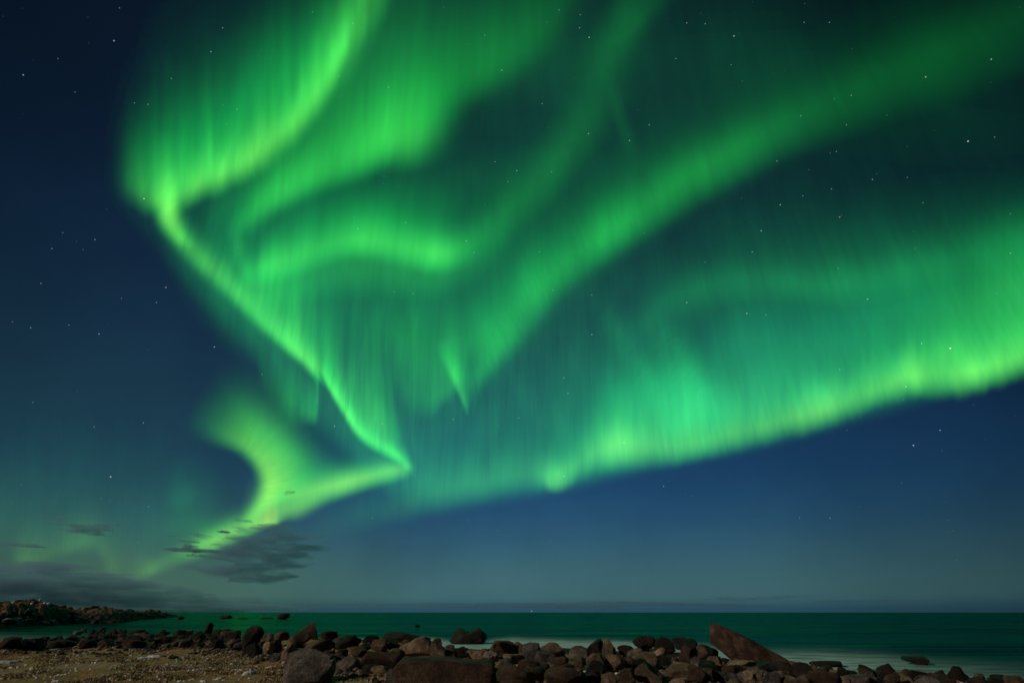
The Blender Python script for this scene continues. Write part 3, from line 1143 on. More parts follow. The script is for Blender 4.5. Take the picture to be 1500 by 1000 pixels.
def add_cloud(label, puffs, seed, per=16, voxel=32.0, density=0.0016, grain=900.0):
    """puffs: (px, py, half width px, half height px). Every puff becomes a bank of flat lens shaped billows; they are fused into one ragged body."""
    mat = cloud_material(density, grain)
    G = random.Random(seed)
    V, Fs, n = [], [], 0
    P, F0 = icosphere(3)
    cx = np.mean([p[0] for p in puffs]); cy = np.mean([p[1] for p in puffs])
    e0 = math.asin(float(ray(cx, cy)[2]))
    R0 = CLOUD_ALT / math.tan(max(e0, R(1.6)))
    for px, py, w, h in puffs:
        for k in range(per):
            t = 0 if k == 0 else 1
            x = px + t * G.gauss(0, 0.55) * w
            y = py + t * G.gauss(0, 0.6) * h
            ww = w * (0.9 if k < 2 else G.uniform(0.10, 0.45))
            hh = h * (0.8 if k < 2 else G.uniform(0.10, 0.35))
            d = ray(x, y)
            hor = math.hypot(d[0], d[1])
            rr = R0 * (1 + G.uniform(-0.02, 0.02))
            c = d * (rr / hor)
            sx = ww / F * rr * 0.95
            sz = max(hh / F * rr * 0.95, voxel * 0.75)
            sy = max(150.0, sx * 0.45)
            az = math.atan2(d[0], d[1])
            off = Vector((G.uniform(-9, 9), G.uniform(-9, 9), G.uniform(-9, 9)))
            Q = P.copy()
            for i in range(len(Q)):
                q = Vector(Q[i])
                f = 1 + 0.5 * mnoise.noise(q * 1.5 + off) + 0.35 * mnoise.noise(q * 4.0 + off)
                Q[i] *= f
            tilt = G.uniform(-0.10, 0.04)
            X = Q[:, 0] * sx; Y = Q[:, 1] * sy
            V.append(np.stack([c[0] + X * math.cos(az) + Y * math.sin(az), c[1] - X * math.sin(az) + Y * math.cos(az), c[2] + CAM_Z + Q[:, 2] * sz + X * tilt * 0.5], -1))
            Fs.append(np.array(F0) + n)
            n += len(Q)
    o = mesh_obj("cloud", np.vstack(V), np.vstack(Fs), mat)
    md = o.modifiers.new("fuse", 'REMESH')
    md.mode = 'VOXEL'
    md.voxel_size = voxel
    dg = bpy.context.evaluated_depsgraph_get()
    me = bpy.data.meshes.new_from_object(o.evaluated_get(dg))
    o.modifiers.clear()
    o.data = me
    if not me.materials:
        me.materials.append(mat)
    tag(o, label, "cloud", "dark clouds low in the sky")


add_cloud("dark ragged cloud covering the foot of the bright aurora", [
    (392, 778, 44, 4), (375, 788, 48, 5), (360, 798, 44, 5), (395, 800, 50, 6), (372, 812, 52, 6), (388, 824, 50, 6), (372, 836, 42, 6), (338, 842, 34, 3.5), (372, 850, 34, 4.5),
    (408, 843, 26, 4), (338, 808, 34, 3), (424, 784, 36, 2.2), (432, 814, 28, 4), (400, 769, 26, 1.8)], 1, density=0.0011)
add_cloud("small broken cloudlets at the left end of the bright aurora", [(292, 785, 20, 2.0), (275, 793, 14, 2.2), (303, 806, 30, 1.8), (285, 812, 14, 1.5), (262, 817, 9, 1.2), (328, 779, 9, 1.4), (263, 803, 14, .8), (278, 799, 10, 1.3)], 2, per=7, voxel=22, density=0.0026)
add_cloud("thin dark cloud streak just above the ragged cloud", [(352, 761, 11, 1.0), (362, 763, 9, .8)], 3, per=5, voxel=16, density=0.004)
add_cloud("tiny cloud wisp crossing the brightest pillar of light", [(425, 721, 7, .7), (418, 723, 5, .5)], 4, per=4, voxel=10, density=0.0022)
add_cloud("row of small dark clouds over the faint glow", [(92, 757, 18, 1.4), (98, 768, 22, 1.2), (118, 777, 24, 2.4), (142, 757, 14, 1.3), (160, 769, 18, 1.2), (140, 783, 14, 1.0)], 5, per=7, voxel=24, density=0.0016)
add_cloud("flat dark cloud bank trailing left above the rocky headland", [
    (-20, 833, 70, 4), (40, 828, 50, 3.5), (80, 833, 40, 2.5), (130, 840, 26, 1.6), (20, 850, 90, 8), (100, 854, 90, 8), (180, 862, 70, 6), (240, 868, 60, 5), (60, 876, 120, 9), (180, 880, 120, 8), (-80, 860, 80, 20), (290, 878, 80, 5), (330, 886, 120, 4), (100, 892, 160, 6)], 6, per=9, voxel=60, density=0.0004, grain=2600.0)
add_cloud("narrow dark cloud strip at the left margin", [(0, 796, 26, 1.8), (30, 797, 20, 1.3), (50, 800, 14, .8)], 7, per=6, voxel=24, density=0.0018)
add_cloud("thin dark haze of cloud lying on the right hand horizon", [(1080, 876, 60, 1.6), (1150, 872, 40, 1.2), (1000, 884, 120, 2.2), (880, 886, 120, 2.5), (720, 886, 140, 2.5), (560, 886, 120, 2.2), (1250, 880, 60, 1.2)], 8, per=8, voxel=70, density=0.00013)


# ------------------------------------------------------------------ aurora: curtains of light standing over the sea
AURORA_ALT = 10000.0


def light_material(name, rays):
    """light in thin air: adds its own glow, hides nothing behind it"""
    M = Nodes(name)
    at = M.n('ShaderNodeAttribute', attribute_name="light")
    e = M.n('ShaderNodeEmission', Strength=1.0)
    M.l(at.outputs['Color'], e.inputs['Color'])
    if rays:                 # uneven rays standing along the field lines
        tc = M.n('ShaderNodeTexCoord')
        total = None
        for width, tall, amount in ((190.0, 3600.0, 0.24 * rays), (620.0, 7000.0, 0.36 * rays), (2600.0, 5200.0, 0.55 * rays)):
            mp = M.n('ShaderNodeMapping')
            mp.inputs['Scale'].default_value = (1 / width, 1 / width, 1 / tall)
            M.l(tc.outputs['Object'], mp.inputs['Vector'])
            nz = M.noise(1.0, 1, 0.5, mp.outputs[0])
            mr = M.n('ShaderNodeMapRange')
            mr.inputs['From Min'].default_value = 0.25
            mr.inputs['From Max'].default_value = 0.75
            mr.inputs['To Min'].default_value = 1 - amount / 2
            mr.inputs['To Max'].default_value = 1 + amount / 2
            M.l(nz.outputs['Fac'], mr.inputs['Value'])
            if total is None:
                total = mr.outputs[0]
            else:
                mu = M.n('ShaderNodeMath', operation='MULTIPLY')
                M.l(total, mu.inputs[0]); M.l(mr.outputs[0], mu.inputs[1])
                total = mu.outputs[0]
        M.l(total, e.inputs['Strength'])
    t = M.n('ShaderNodeBsdfTransparent')
    a = M.n('ShaderNodeAddShader')
    M.l(e.outputs[0], a.inputs[0]); M.l(t.outputs[0], a.inputs[1])
    M.l(a.outputs[0], M.out.inputs[0])
    M.m.cycles.emission_sampling = 'NONE'
    return M.m


AURORA_MAT = light_material("aurora_light", 1.0)
AURORA_SOFT = light_material("aurora_soft_light", 0.3)
_curtains = {}


def curtain(key, pts, rays=0.0, raylen=0.0, fall=1.0, b0=0.10, r0=0.012, r1=0.22, step=4.0, rows=26, seed=1, gain=1.0, power=1.6, thick=7):
    """One sheet of light. pts: (x, y, tail x, tail y, soft, light): where its crest of light runs, how far the light reaches up
    the field lines (tail), how softly it ends below (soft) and how strongly it shines there. Its lower border hangs at one height above the sea."""
    Q, length = catmull(pts, max(12, int(sum(math.hypot(b[0] - a[0], b[1] - a[1]) for a, b in zip(pts, pts[1:])) / step)))
    x, y, tx, ty, dn, I = Q.T
    I = np.maximum(I, 0) * gain
    dn = np.maximum(dn, 3)
    ray_n = 0.45 * vnoise1(x / 3.1, seed) + 0.45 * vnoise1(x / 6.7, seed + 5) + 0.5 * vnoise1(x / 16.0, seed + 3) + 0.5 * vnoise1(x / 44.0, seed + 7)
    I = I * np.clip(1 + rays * ray_n, 0.05, 3)
    ln = np.clip(1 + raylen * (0.7 * vnoise1(x / 5.0, seed + 11) + 0.5 * vnoise1(x / 19.0, seed + 13)), 0.3, 2.2)
    tl = np.hypot(tx, ty)
    dn = dn * (1 + 0.35 * raylen * (0.6 * vnoise1(x / 5.0, seed + 17) + 0.5 * vnoise1(x / 15.0, seed + 19)))
    down = np.linspace(-1, 0, 10)[:-1]
    up = np.linspace(0, 1, rows - 9) ** 1.3
    q = np.concatenate([down, up])
    aq = np.abs(q)
    prof = np.where(q < 0, (1 - q ** 2) ** 2, (0.5 * np.exp(-(2.6 * aq) ** 2) + 0.5 * (1 - aq) ** power * np.exp(-fall * aq)) * (1 - aq ** 2))
    ux, uy = tx / tl, ty / tl
    reach = np.where(q[None, :] < 0, dn[:, None] * q[None, :], (tl * ln)[:, None] * q[None, :])
    PX = x[:, None] + ux[:, None] * reach
    PY = y[:, None] + uy[:, None] * reach
    G = I[:, None] * prof[None, :]
    e = np.arcsin(np.clip(ray(x, y)[:, 2], 0.03, 1))
    dist = np.clip(AURORA_ALT / np.tan(e), 3000, 150000)
    # the curtain has a thickness: three layers, the middle one the brightest
    for k, wgt in ((-1, .28), (0, .44), (1, .28)) if thick else ((0, 1.0),):
        layer(key, PX + k * thick, PY, G * wgt, G, dist * (1 + 0.012 * k), len(x), len(q), b0, r0, r1)


def layer(key, PX, PY, G, Gt, dist, nx, nq, b0, r0, r1):
    d = ray(PX, PY)
    hor = np.hypot(d[..., 0], d[..., 1])
    P = d * (dist[:, None] / hor)[..., None]
    P[..., 2] += CAM_Z
    col = np.stack([G * (r0 + r1 * Gt), G, G * b0, np.ones_like(G)], -1)
    keep = np.maximum.reduce([G[:-1, :-1], G[1:, :-1], G[:-1, 1:], G[1:, 1:]]) > 0.0012
    f = grid_faces(nx, nq, keep=keep)
    if len(f) == 0:
        return
    v, f, c = compact(P.reshape(-1, 3), f, col.reshape(-1, 4))
    _curtains.setdefault(key, []).append((v, f, c))


def hang(key, name, label):
    V, Fs, C, n = [], [], [], 0
    for v, f, c in _curtains[key]:
        V.append(v); Fs.append(f + n); C.append(c); n += len(v)
    o = mesh_obj(name, np.vstack(V), np.vstack(Fs), AURORA_SOFT if key == 'foot' else AURORA_MAT)
    a = o.data.attributes.new("light", 'FLOAT_COLOR', 'POINT')
    a.data.foreach_set("color", np.vstack(C).astype(np.float32).ravel())
    tag(o, label, "aurora", "curtains of northern light")
    o.visible_shadow = True
    return o


#AURORA-BEGIN
# --- the great folded curtain on the left: upper fold
U = 'fold'
crest = [(548, -90, 10, -80, 44, .04), (534, -20, 8, -80, 44, .06), (514, 40, 5, -90, 46, .11), (484, 108, 0, -105, 48, .27), (436, 172, 0, -115, 48, .40), (402, 202, 0, -120, 48, .42), (367, 229, 0, -110, 42, .42),
         (333, 248, 0, -110, 40, .38), (300, 262, 0, -115, 38, .38), (272, 278, 0, -120, 36, .34), (248, 292, 0, -125, 36, .28), (222, 288, 0, -120, 38, .22), (200, 276, 0, -110, 38, .13), (180, 268, 0, -100, 34, .03), (164, 262, 0, -90, 30, 0)]
curtain(U, crest, rays=.24, raylen=.35, seed=2, thick=3.5, step=1.5, gain=1.12, r0=.05, r1=.30)
curtain(U, [(x, y - 16, tx, ty * 1.9, dn, I * .60) for x, y, tx, ty, dn, I in crest], r1=.08, rays=.17, raylen=.22, seed=5, fall=.3, thick=4, step=2)
curtain(U, [(552, -80, -110, -20, 50, 0.17), (534, -10, -108, -24, 50, .20), (512, 45, -100, -32, 48, .22), (484, 100, -80, -46, 46, .20), (450, 150, -60, -56, 44, .10), (410, 195, -50, -60, 40, 0)], seed=4, r0=.04, r1=.30, thick=4)
curtain(U, [(455, 70, 0, -90, 40, 0), (478, 85, 0, -130, 40, .07), (498, 70, 0, -140, 40, .12), (520, 50, 0, -130, 40, .13), (540, 25, 0, -120, 36, .12), (556, 10, 0, -110, 36, .05), (575, 0, 0, -100, 36, 0)], seed=6, rays=.6, raylen=.5, thick=2, step=1.2, r0=.04, r1=.3)
curtain(U, [(250, 190, 34, 0, 30, 0), (250, 240, 34, 0, 28, .12), (249, 282, 32, 0, 26, .44), (251, 318, 28, 0, 24, .62), (260, 342, 26, 0, 22, .38), (280, 366, 26, 0, 20, 0)], seed=3, r0=.06, r1=.34)
edge = [(230, 308, 12, -40, 24, 0), (254, 335, 16, -45, 24, .26), (283, 368, 20, -50, 24, .33), (317, 400, 20, -55, 24, .34), (353, 435, 18, -60, 22, .30), (383, 468, 16, -60, 20, .28), (417, 498, 14, -60, 18, .34), (447, 524, 10, -55, 15, .44), (461, 541, 6, -50, 12, .40), (470, 554, 4, -40, 10, .12), (477, 566, 3, -40, 8, 0)]
curtain(U, edge, rays=.10, raylen=.2, seed=8, thick=8, r0=.05, r1=.26)
curtain(U, [(262, 340, 10, -60, 20, 0), (330, 412, 10, -90, 26, .06), (360, 440, 8, -130, 26, .24), (390, 470, 6, -160, 24, .36), (417, 496, 5, -190, 22, .38), (447, 524, 4, -210, 18, .36), (463, 545, 2, -220, 16, .24), (485, 562, 0, -200, 16, .10), (500, 580, 0, -160, 16, 0)], rays=.34, raylen=.3, seed=9, fall=0, power=1.1, thick=2.5, step=1.5)
# hanging wedge under the fold
curtain(U, [(375, 525, 0, -60, 40, 0), (408, 570, 0, -80, 44, .10), (436, 592, 0, -80, 40, .15), (457, 604, 0, -76, 24, .19), (467, 608, 0, -66, 14, 0)], rays=.35, raylen=.3, seed=12, fall=.2, thick=2, step=1.5)
curtain(U, [(464, 535, -12, 0, 4, .0), (465, 560, -12, 0, 4, .13), (464, 590, -12, 0, 4, .10), (462, 618, -9, 0, 4, 0)], seed=13, step=2, thick=0)
# right limb down to the tip
limb = [(472, 536, 8, -40, 8, .0), (475, 547, 8, -44, 9, .3), (482, 563, 10, -44, 11, .44), (494, 583, 12, -46, 12, .46), (507, 604, 14, -48, 13, .46), (520, 624, 14, -46, 14, .44), (538, 640, 10, -40, 15, .34), (557, 652, 6, -36, 16, .30), (575, 662, 2, -36, 16, .36), (588, 670, 0, -36, 15, .36), (596, 678, 0, -34, 12, .16), (603, 684, 0, -30, 10, 0)]
curtain(U, limb, rays=.18, raylen=.3, seed=15, thick=2, step=1.5)
curtain(U, [(466, 530, 0, -150, 14, .0), (482, 556, 0, -170, 16, .24), (507, 598, 0, -210, 18, .36), (530, 630, -4, -230, 20, .34), (555, 648, -8, -230, 22, .30), (578, 660, -14, -200, 22, .24), (592, 674, -18, -120, 18, .14), (606, 684, -10, -40, 14, 0)], rays=.22, raylen=.3, seed=16, fall=.3, power=1.3, thick=2, step=1.5)
hang(U, "aurora_curtain", "bright green folded aurora curtain zigzagging down the left of the sky")

# --- lower return fold with the brightest foot
U = 'foot'
curtain(U, [(606, 684, 0, -22, 14, 0), (596, 684, 0, -28, 20, .30), (570, 689, 0, -36, 24, .48), (538, 697, 0, -42, 25, .54), (512, 704, 0, -46, 27, .58), (487, 711, 0, -52, 29, .58), (458, 718, 0, -58, 32, .48), (436, 722, 0, -64, 34, .40), (415, 726, 0, -64, 34, .25), (396, 730, 0, -60, 30, 0)], rays=.10, seed=21, r0=.08, r1=.30, b0=.07, thick=6)
curtain(U, [(352, 774, 0, -70, 18, .0), (374, 768, 0, -110, 16, .42), (391, 764, 0, -120, 12, .58), (403, 762, 0, -110, 10, .55), (410, 760, 0, -95, 9, .26), (417, 757, 0, -90, 9, .08), (424, 754, 0, -90, 9, 0)], rays=.15, seed=22, r0=.2, r1=.42, b0=.08, step=1.5, thick=2)
curtain(U, [(402, 746, 0, -70, 16, .0), (414, 746, 0, -80, 20, .30), (434, 744, 0, -76, 22, .32), (455, 736, 0, -66, 22, .18), (480, 726, 0, -50, 20, 0)], rays=.2, seed=23, r0=.22, b0=.06)
body = [(278, 604, 34, -70, 30, 0), (300, 617, 40, -130, 34, .06), (320, 628, 48, -150, 30, .15), (341, 638, 62, -150, 26, .29), (362, 651, 88, -124, 22, .42), (381, 670, 110, -80, 20, .54), (393, 693, 120, -50, 19, .66), (395, 714, 116, -28, 20, .70), (388, 733, 96, -20, 20, .58), (376, 750, 74, -24, 20, .34)]
curtain(U, body + [(362, 768, 60, -26, 20, .0)], seed=24, r0=.03, r1=.40, b0=.05)
curtain(U, [(392, 752, -6, -40, 20, .0), (364, 766, -6, -44, 24, .34), (338, 779, -4, -44, 25, .48), (315, 789, -2, -42, 25, .46), (292, 799, 0, -40, 24, .36), (272, 807, 0, -38, 22, .20), (250, 817, 0, -34, 20, .09), (225, 828, 0, -30, 16, .04), (205, 834, 0, -30, 16, 0)], seed=25, r0=.14, r1=.34, b0=.08)
curtain(U, [(330, 560, 0, -40, 60, 0), (360, 610, 0, -60, 60, .08), (400, 650, 0, -80, 60, .20), (440, 680, 0, -80, 50, .17), (480, 690, 0, -66, 44, .11), (530, 690, 0, -50, 34, .08), (590, 680, 0, -50, 24, 0)], rays=.12, raylen=.2, seed=26, fall=.4, thick=12)
curtain(U, [(360, 770, 0, -60, 20, 0), (310, 775, 0, -80, 40, .09), (270, 765, 0, -90, 50, .06), (220, 770, 0, -80, 50, 0)], seed=27, thick=14)
hang(U, "aurora_curtain", "yellow green aurora fold whose bright foot stands behind the ragged cloud")

# --- second fold inside
U = 'inner'
curtain(U, [(676, 170, 0, -120, 60, 0), (650, 178, 0, -170, 64, .09), (626, 190, 0, -190, 64, .24), (604, 200, 0, -190, 62, .34), (588, 203, 0, -180, 58, .34), (567, 206, 0, -180, 52, .31), (533, 226, 0, -170, 46, .28), (500, 241, 0, -150, 42, .27), (470, 253, 0, -130, 40, .28), (440, 266, 0, -110, 38, .30), (410, 283, 0, -90, 36, .33), (382, 303, 0, -70, 34, .32), (362, 322, 0, -60, 30, .20), (342, 338, 0, -50, 26, 0)], rays=.10, raylen=.15, seed=31, fall=.4, r1=.16, thick=12)
curtain(U, [(318, 310, 0, -60, 40, 0), (380, 280, 0, -130, 50, .16), (450, 240, 0, -190, 60, .24), (530, 210, 0, -240, 60, .27), (590, 180, 0, -260, 60, .24), (640, 160, 0, -260, 60, .10), (690, 140, 0, -200, 60, 0)], rays=.06, seed=38, r1=.1, b0=.08, fall=.0, power=1.0, thick=14)
curtain(U, [(354, 300, 26, -4, 12, 0), (348, 330, 26, -4, 12, .13), (348, 355, 24, 0, 11, .22), (352, 378, 22, 2, 11, .22), (359, 398, 18, 4, 10, .16), (372, 424, 14, 4, 10, 0)], seed=32)
curtain(U, [(348, 400, 0, -40, 28, 0), (372, 394, 0, -50, 34, .20), (400, 386, 0, -84, 40, .40), (433, 375, 0, -92, 40, .40), (473, 360, 0, -96, 40, .36), (510, 351, 0, -96, 38, .37), (543, 351, 0, -100, 38, .43), (580, 358, 0, -96, 38, .38), (613, 366, 0, -90, 38, .39), (640, 369, 0, -80, 38, .46), (657, 369, -4, -70, 36, .38), (680, 360, -10, -60, 38, .20), (706, 342, -22, -56, 42, .12), (742, 308, -40, -56, 46, .10), (790, 260, -46, -56, 50, .10), (835, 204, -52, -50, 52, .09), (868, 148, -56, -40, 56, .06), (888, 96, -60, -30, 60, .04), (910, 36, -48, -20, 48, .035), (935, -44, -50, -20, 48, .02)], rays=.08, raylen=.1, r1=.15, seed=33, fall=.5, thick=8)
curtain(U, [(870, 150, 60, -20, 60, 0), (900, 80, 70, -20, 80, .03), (950, 10, 80, -20, 90, .04), (990, -60, 80, -20, 90, .02)], seed=35, thick=0)
curtain(U, [(380, 405, 0, -60, 60, .0), (400, 420, 0, -120, 50, .16), (450, 405, 0, -130, 50, .14), (540, 385, 0, -150, 60, .16), (630, 390, 0, -150, 60, .16), (700, 370, 0, -120, 50, .08), (760, 330, 0, -90, 50, 0)], seed=34, fall=.0, thick=14)
curtain(U, [(890, 100, 14, -4, 12, 0), (901, 145, 14, -4, 12, .03), (914, 182, 14, -4, 13, .04), (925, 215, 14, -4, 13, .03), (938, 260, 14, -4, 13, 0)], seed=36)
curtain(U, [(600, 150, 0, -150, 60, 0), (638, 138, 0, -180, 60, .12), (675, 112, 0, -190, 60, .14), (730, 84, 0, -190, 62, .12), (780, 50, 0, -170, 66, .08), (815, 10, 0, -150, 66, .05), (850, -45, 0, -150, 70, .02), (880, -95, 0, -150, 70, 0)], seed=37, r1=.05, fall=.2, b0=.07, thick=14)
hang(U, "aurora_curtain", "softer inner aurora fold curling behind the zigzag curtain")

# --- the long diagonal band
U = 'diagonal'
diag = [(682, 608, -2, -30, 7, 0), (687, 588, -5, -50, 11, .12), (697, 554, -12, -60, 19, .20), (722, 512, -28, -62, 26, .23), (752, 476, -38, -62, 30, .25), (779, 438, -40, -62, 32, .26), (812, 400, -40, -62, 32, .23), (845, 373, -40, -60, 33, .22), (879, 347, -40, -58, 35, .23), (930, 311, -38, -58, 38, .24), (1000, 262, -38, -58, 42, .24), (1050, 232, -36, -58, 44, .20), (1100, 203, -36, -58, 46, .17), (1150, 177, -36, -60, 50, .13), (1200, 153, -36, -64, 56, .10), (1250, 129, -36, -68, 62, .08), (1350, 87, -36, -76, 72, .06), (1420, 57, -36, -80, 78, .05), (1500, 20, -36, -84, 84, .04), (1580, -20, -36, -84, 84, .03)]
curtain(U, [(x, y, tx * 1.15, ty * 1.15, dn * 1.28, I * (.78 if x < 950 else .64 if x < 1120 else .58)) for x, y, tx, ty, dn, I in diag], rays=.05, seed=41, r1=.12, fall=.4, thick=8)
curtain(U, [(x, y, tx * 2.0, ty * 2.3, dn + 20, I * .36) for x, y, tx, ty, dn, I in diag[2:]], seed=42, r1=.1, fall=.2, thick=12)
curtain(U, [(644, 495, 44, -14, 14, 0), (656, 522, 44, -14, 14, .14), (667, 550, 36, -12, 11, .27), (676, 574, 22, -8, 8, .30), (682, 594, 10, -4, 5, .20), (684.5, 610, 5, 0, 3, 0)], seed=43, step=2, thick=2)
curtain(U, [(530, 515, 0, -110, 50, 0), (575, 545, 0, -140, 50, .07), (604, 572, 0, -160, 44, .12), (630, 582, 0, -160, 38, .14), (652, 568, 0, -140, 34, .13), (670, 552, 0, -120, 30, .12), (694, 552, 0, -100, 24, 0)], rays=.42, raylen=.35, seed=44, gain=1.15, fall=.3, thick=2, step=1.5)
curtain(U, [(460, 460, 0, -90, 60, 0), (520, 470, 0, -100, 70, .02), (600, 500, 0, -140, 70, .12), (660, 505, 0, -150, 60, .14), (710, 480, -10, -140, 50, .11), (760, 430, -20, -120, 40, .07), (820, 380, -20, -110, 30, 0)], rays=.2, raylen=.2, gain=.75, seed=45, fall=.2, thick=4, step=2)
hang(U, "aurora_curtain", "long diagonal green aurora band running to the upper right corner")

# --- the low arc on the right
U = 'arc'
arc = [(440, 785, 0, -60, 30, 0), (540, 748, 0, -70, 34, .035), (600, 733, 0, -80, 34, .055), (650, 719, 0, -80, 36, .07), (700, 706, 0, -80, 36, .09), (755, 695, 0, -80, 36, .11), (785, 692, 0, -70, 34, .13), (802, 694, 0, -60, 30, .22), (816, 694, 0, -56, 28, .30), (832, 688, 0, -64, 30, .20), (855, 672, 0, -80, 36, .20), (880, 656, 0, -90, 42, .32), (905, 650, 0, -95, 46, .42), (930, 650, 0, -95, 44, .38), (965, 652, 0, -95, 38, .27), (1010, 648, 0, -95, 36, .24), (1060, 636, 0, -90, 35, .24), (1100, 628, 0, -85, 35, .32), (1140, 616, 0, -85, 35, .26), (1180, 606, 0, -85, 36, .36), (1208, 598, 0, -85, 36, .42), (1245, 584, 0, -80, 36, .28), (1290, 566, 0, -80, 36, .30), (1328, 550, 0, -80, 40, .42), (1370, 546, 0, -85, 42, .30), (1410, 545, 0, -85, 42, .36), (1450, 535, 0, -85, 42, .38), (1490, 522, 0, -85, 42, .30), (1540, 502, 0, -85, 42, .24), (1600, 482, 0, -85, 42, .12), (1640, 470, 0, -85, 40, 0)]
curtain(U, arc, rays=.16, raylen=.3, seed=51, fall=.6, r0=.09, r1=.36, b0=.08, thick=3, step=2)
wide = [(470, 760, 0, -160, 50, 0), (600, 730, 0, -180, 44, .03), (760, 694, 0, -190, 40, .07), (850, 676, 0, -220, 40, .13), (930, 656, 0, -230, 40, .17), (1010, 648, 0, -220, 36, .17), (1100, 628, 0, -190, 36, .13), (1200, 602, 0, -190, 36, .13), (1300, 562, 0, -210, 40, .16), (1380, 546, 0, -250, 40, .22), (1460, 530, 0, -270, 40, .26), (1540, 502, 0, -270, 40, .26), (1640, 470, 0, -250, 40, 0)]
curtain(U, wide, rays=.10, raylen=.15, seed=52, fall=.0, power=1.3, b0=.15, thick=14)
curtain(U, [(850, 610, 0, -90, 60, 0), (905, 600, 0, -110, 64, .09), (960, 592, 0, -110, 64, .15), (1005, 590, 0, -110, 64, .19), (1045, 592, 0, -100, 56, .11), (1095, 600, 0, -90, 50, 0)], rays=.12, raylen=.1, seed=53, b0=.22, fall=.3, thick=14)
curtain(U, [(950, 450, 44, -44, 50, 0), (984, 500, 44, -44, 52, .07), (1008, 538, 46, -44, 54, .12), (1034, 574, 46, -44, 52, .07), (1064, 610, 44, -44, 50, 0)], seed=54, b0=.22, thick=0)
curtain(U, [(1080, 560, 0, -70, 60, 0), (1130, 550, 0, -80, 60, .06), (1170, 560, 0, -80, 60, .04), (1230, 580, 0, -70, 40, 0)], seed=55, b0=.3, thick=14)
curtain(U, [(1270, 540, 0, -60, 50, 0), (1340, 522, 0, -80, 54, .10), (1395, 508, 0, -90, 56, .24), (1450, 500, 0, -100, 56, .17), (1520, 480, 0, -100, 50, .14), (1620, 460, 0, -90, 50, 0)], rays=.04, seed=56, b0=.12, r1=.3, thick=14)
curtain(U, [(1240, 500, 0, -70, 80, 0), (1330, 474, 0, -110, 90, .06), (1400, 450, 0, -140, 96, .13), (1470, 430, 0, -160, 100, .18), (1540, 410, 0, -170, 100, .18), (1640, 390, 0, -160, 90, 0)], seed=57, b0=.13, fall=.2, thick=14)
curtain(U, [(900, 500, 0, -60, 40, 0), (940, 460, 0, -64, 44, .025), (985, 432, 0, -66, 44, .045), (1050, 414, 0, -70, 44, .05), (1120, 408, 0, -70, 40, .055), (1200, 416, 0, -70, 40, .06), (1260, 412, 0, -70, 44, .05), (1340, 392, 0, -80, 48, .05), (1420, 368, 0, -90, 52, .05), (1520, 340, 0, -90, 56, .05), (1640, 320, 0, -90, 50, 0)], gain=1.1, seed=58, b0=.2, thick=12)
curtain(U, [(860, 560, 0, -120, 90, 0), (950, 460, 0, -140, 80, .03), (1050, 415, 0, -150, 80, .06), (1200, 405, 0, -160, 80, .08), (1350, 390, 0, -170, 90, .09), (1500, 360, 0, -170, 90, .07), (1660, 330, 0, -160, 80, 0)], seed=59, b0=.22, fall=.0, thick=14)
curtain(U, [(820, 660, 0, -140, 50, 0), (900, 640, 0, -190, 50, .06), (1000, 610, 0, -200, 50, .11), (1100, 590, 0, -210, 50, .13), (1200, 570, 0, -210, 50, .12), (1300, 530, 0, -190, 50, .08), (1400, 500, 0, -180, 50, 0)], gain=1.55, seed=50, b0=.30, fall=.0, power=.9, rays=.1, thick=14)
curtain(U, [(862, 410, 30, -30, 34, 0), (892, 458, 30, -30, 34, .035), (922, 505, 32, -30, 36, .06), (952, 556, 32, -30, 36, .05), (985, 610, 30, -30, 36, 0)], seed=49, b0=.22, thick=0)
curtain(U, [(1040, 500, 0, -60, 60, 0), (1090, 492, 0, -70, 60, .05), (1140, 500, 0, -70, 60, .025), (1190, 505, 0, -70, 56, .05), (1240, 498, 0, -70, 56, .02), (1290, 490, 0, -70, 50, 0)], seed=48, b0=.3, rays=.1, thick=14)
curtain(U, [(860, 590, 0, -80, 60, 0), (910, 570, 0, -90, 60, .07), (950, 560, 0, -90, 60, .08), (1000, 565, 0, -90, 60, .05), (1050, 570, 0, -80, 50, 0)], seed=47, b0=.2, rays=.15, thick=14)
curtain(U, [(792, 700, 0, -40, 16, 0), (804, 706, 0, -46, 17, .16), (816, 709, 0, -56, 18, .22), (828, 705, 0, -48, 17, .16), (842, 698, 0, -44, 16, 0)], seed=46, rays=.1, r0=.1, r1=.3, thick=4, step=2)
curtain(U, [(1000, 520, 0, -70, 80, 0), (1080, 470, 0, -80, 80, .04), (1180, 470, 0, -80, 80, .06), (1280, 460, 0, -90, 80, .06), (1380, 440, 0, -90, 80, .03), (1460, 420, 0, -90, 80, 0)], seed=45, b0=.34, r1=.05, thick=14)
hang(U, "aurora_curtain", "broad low aurora arc with a bright lower rim over the right sea")

# --- faint rays over the headland
U = 'faint'
curtain(U, [(14, 815, 0, -60, 16, 0), (34, 816, 0, -90, 18, .07), (52, 818, 0, -100, 18, .05), (75, 808, 0, -90, 20, .045), (100, 798, 0, -90, 20, .065), (122, 792, 0, -90, 22, .065), (145, 796, 0, -90, 22, .035), (164, 834, 0, -110, 18, .06), (180, 838, 0, -110, 18, .03), (200, 838, 0, -60, 18, .05), (216, 834, 0, -50, 16, .14), (232, 830, 0, -50, 16, .06), (256, 822, 0, -50, 20, 0)], gain=1.0, rays=.4, raylen=.3, seed=61, r0=.25, r1=.4, b0=.10, step=2)
curtain(U, [(-60, 760, 0, -150, 60, .015), (40, 770, 0, -240, 60, .03), (140, 780, 0, -260, 60, .035), (220, 780, 0, -240, 60, .03), (290, 760, 0, -180, 50, 0)], rays=.4, raylen=.3, seed=62, b0=.5, fall=.1)
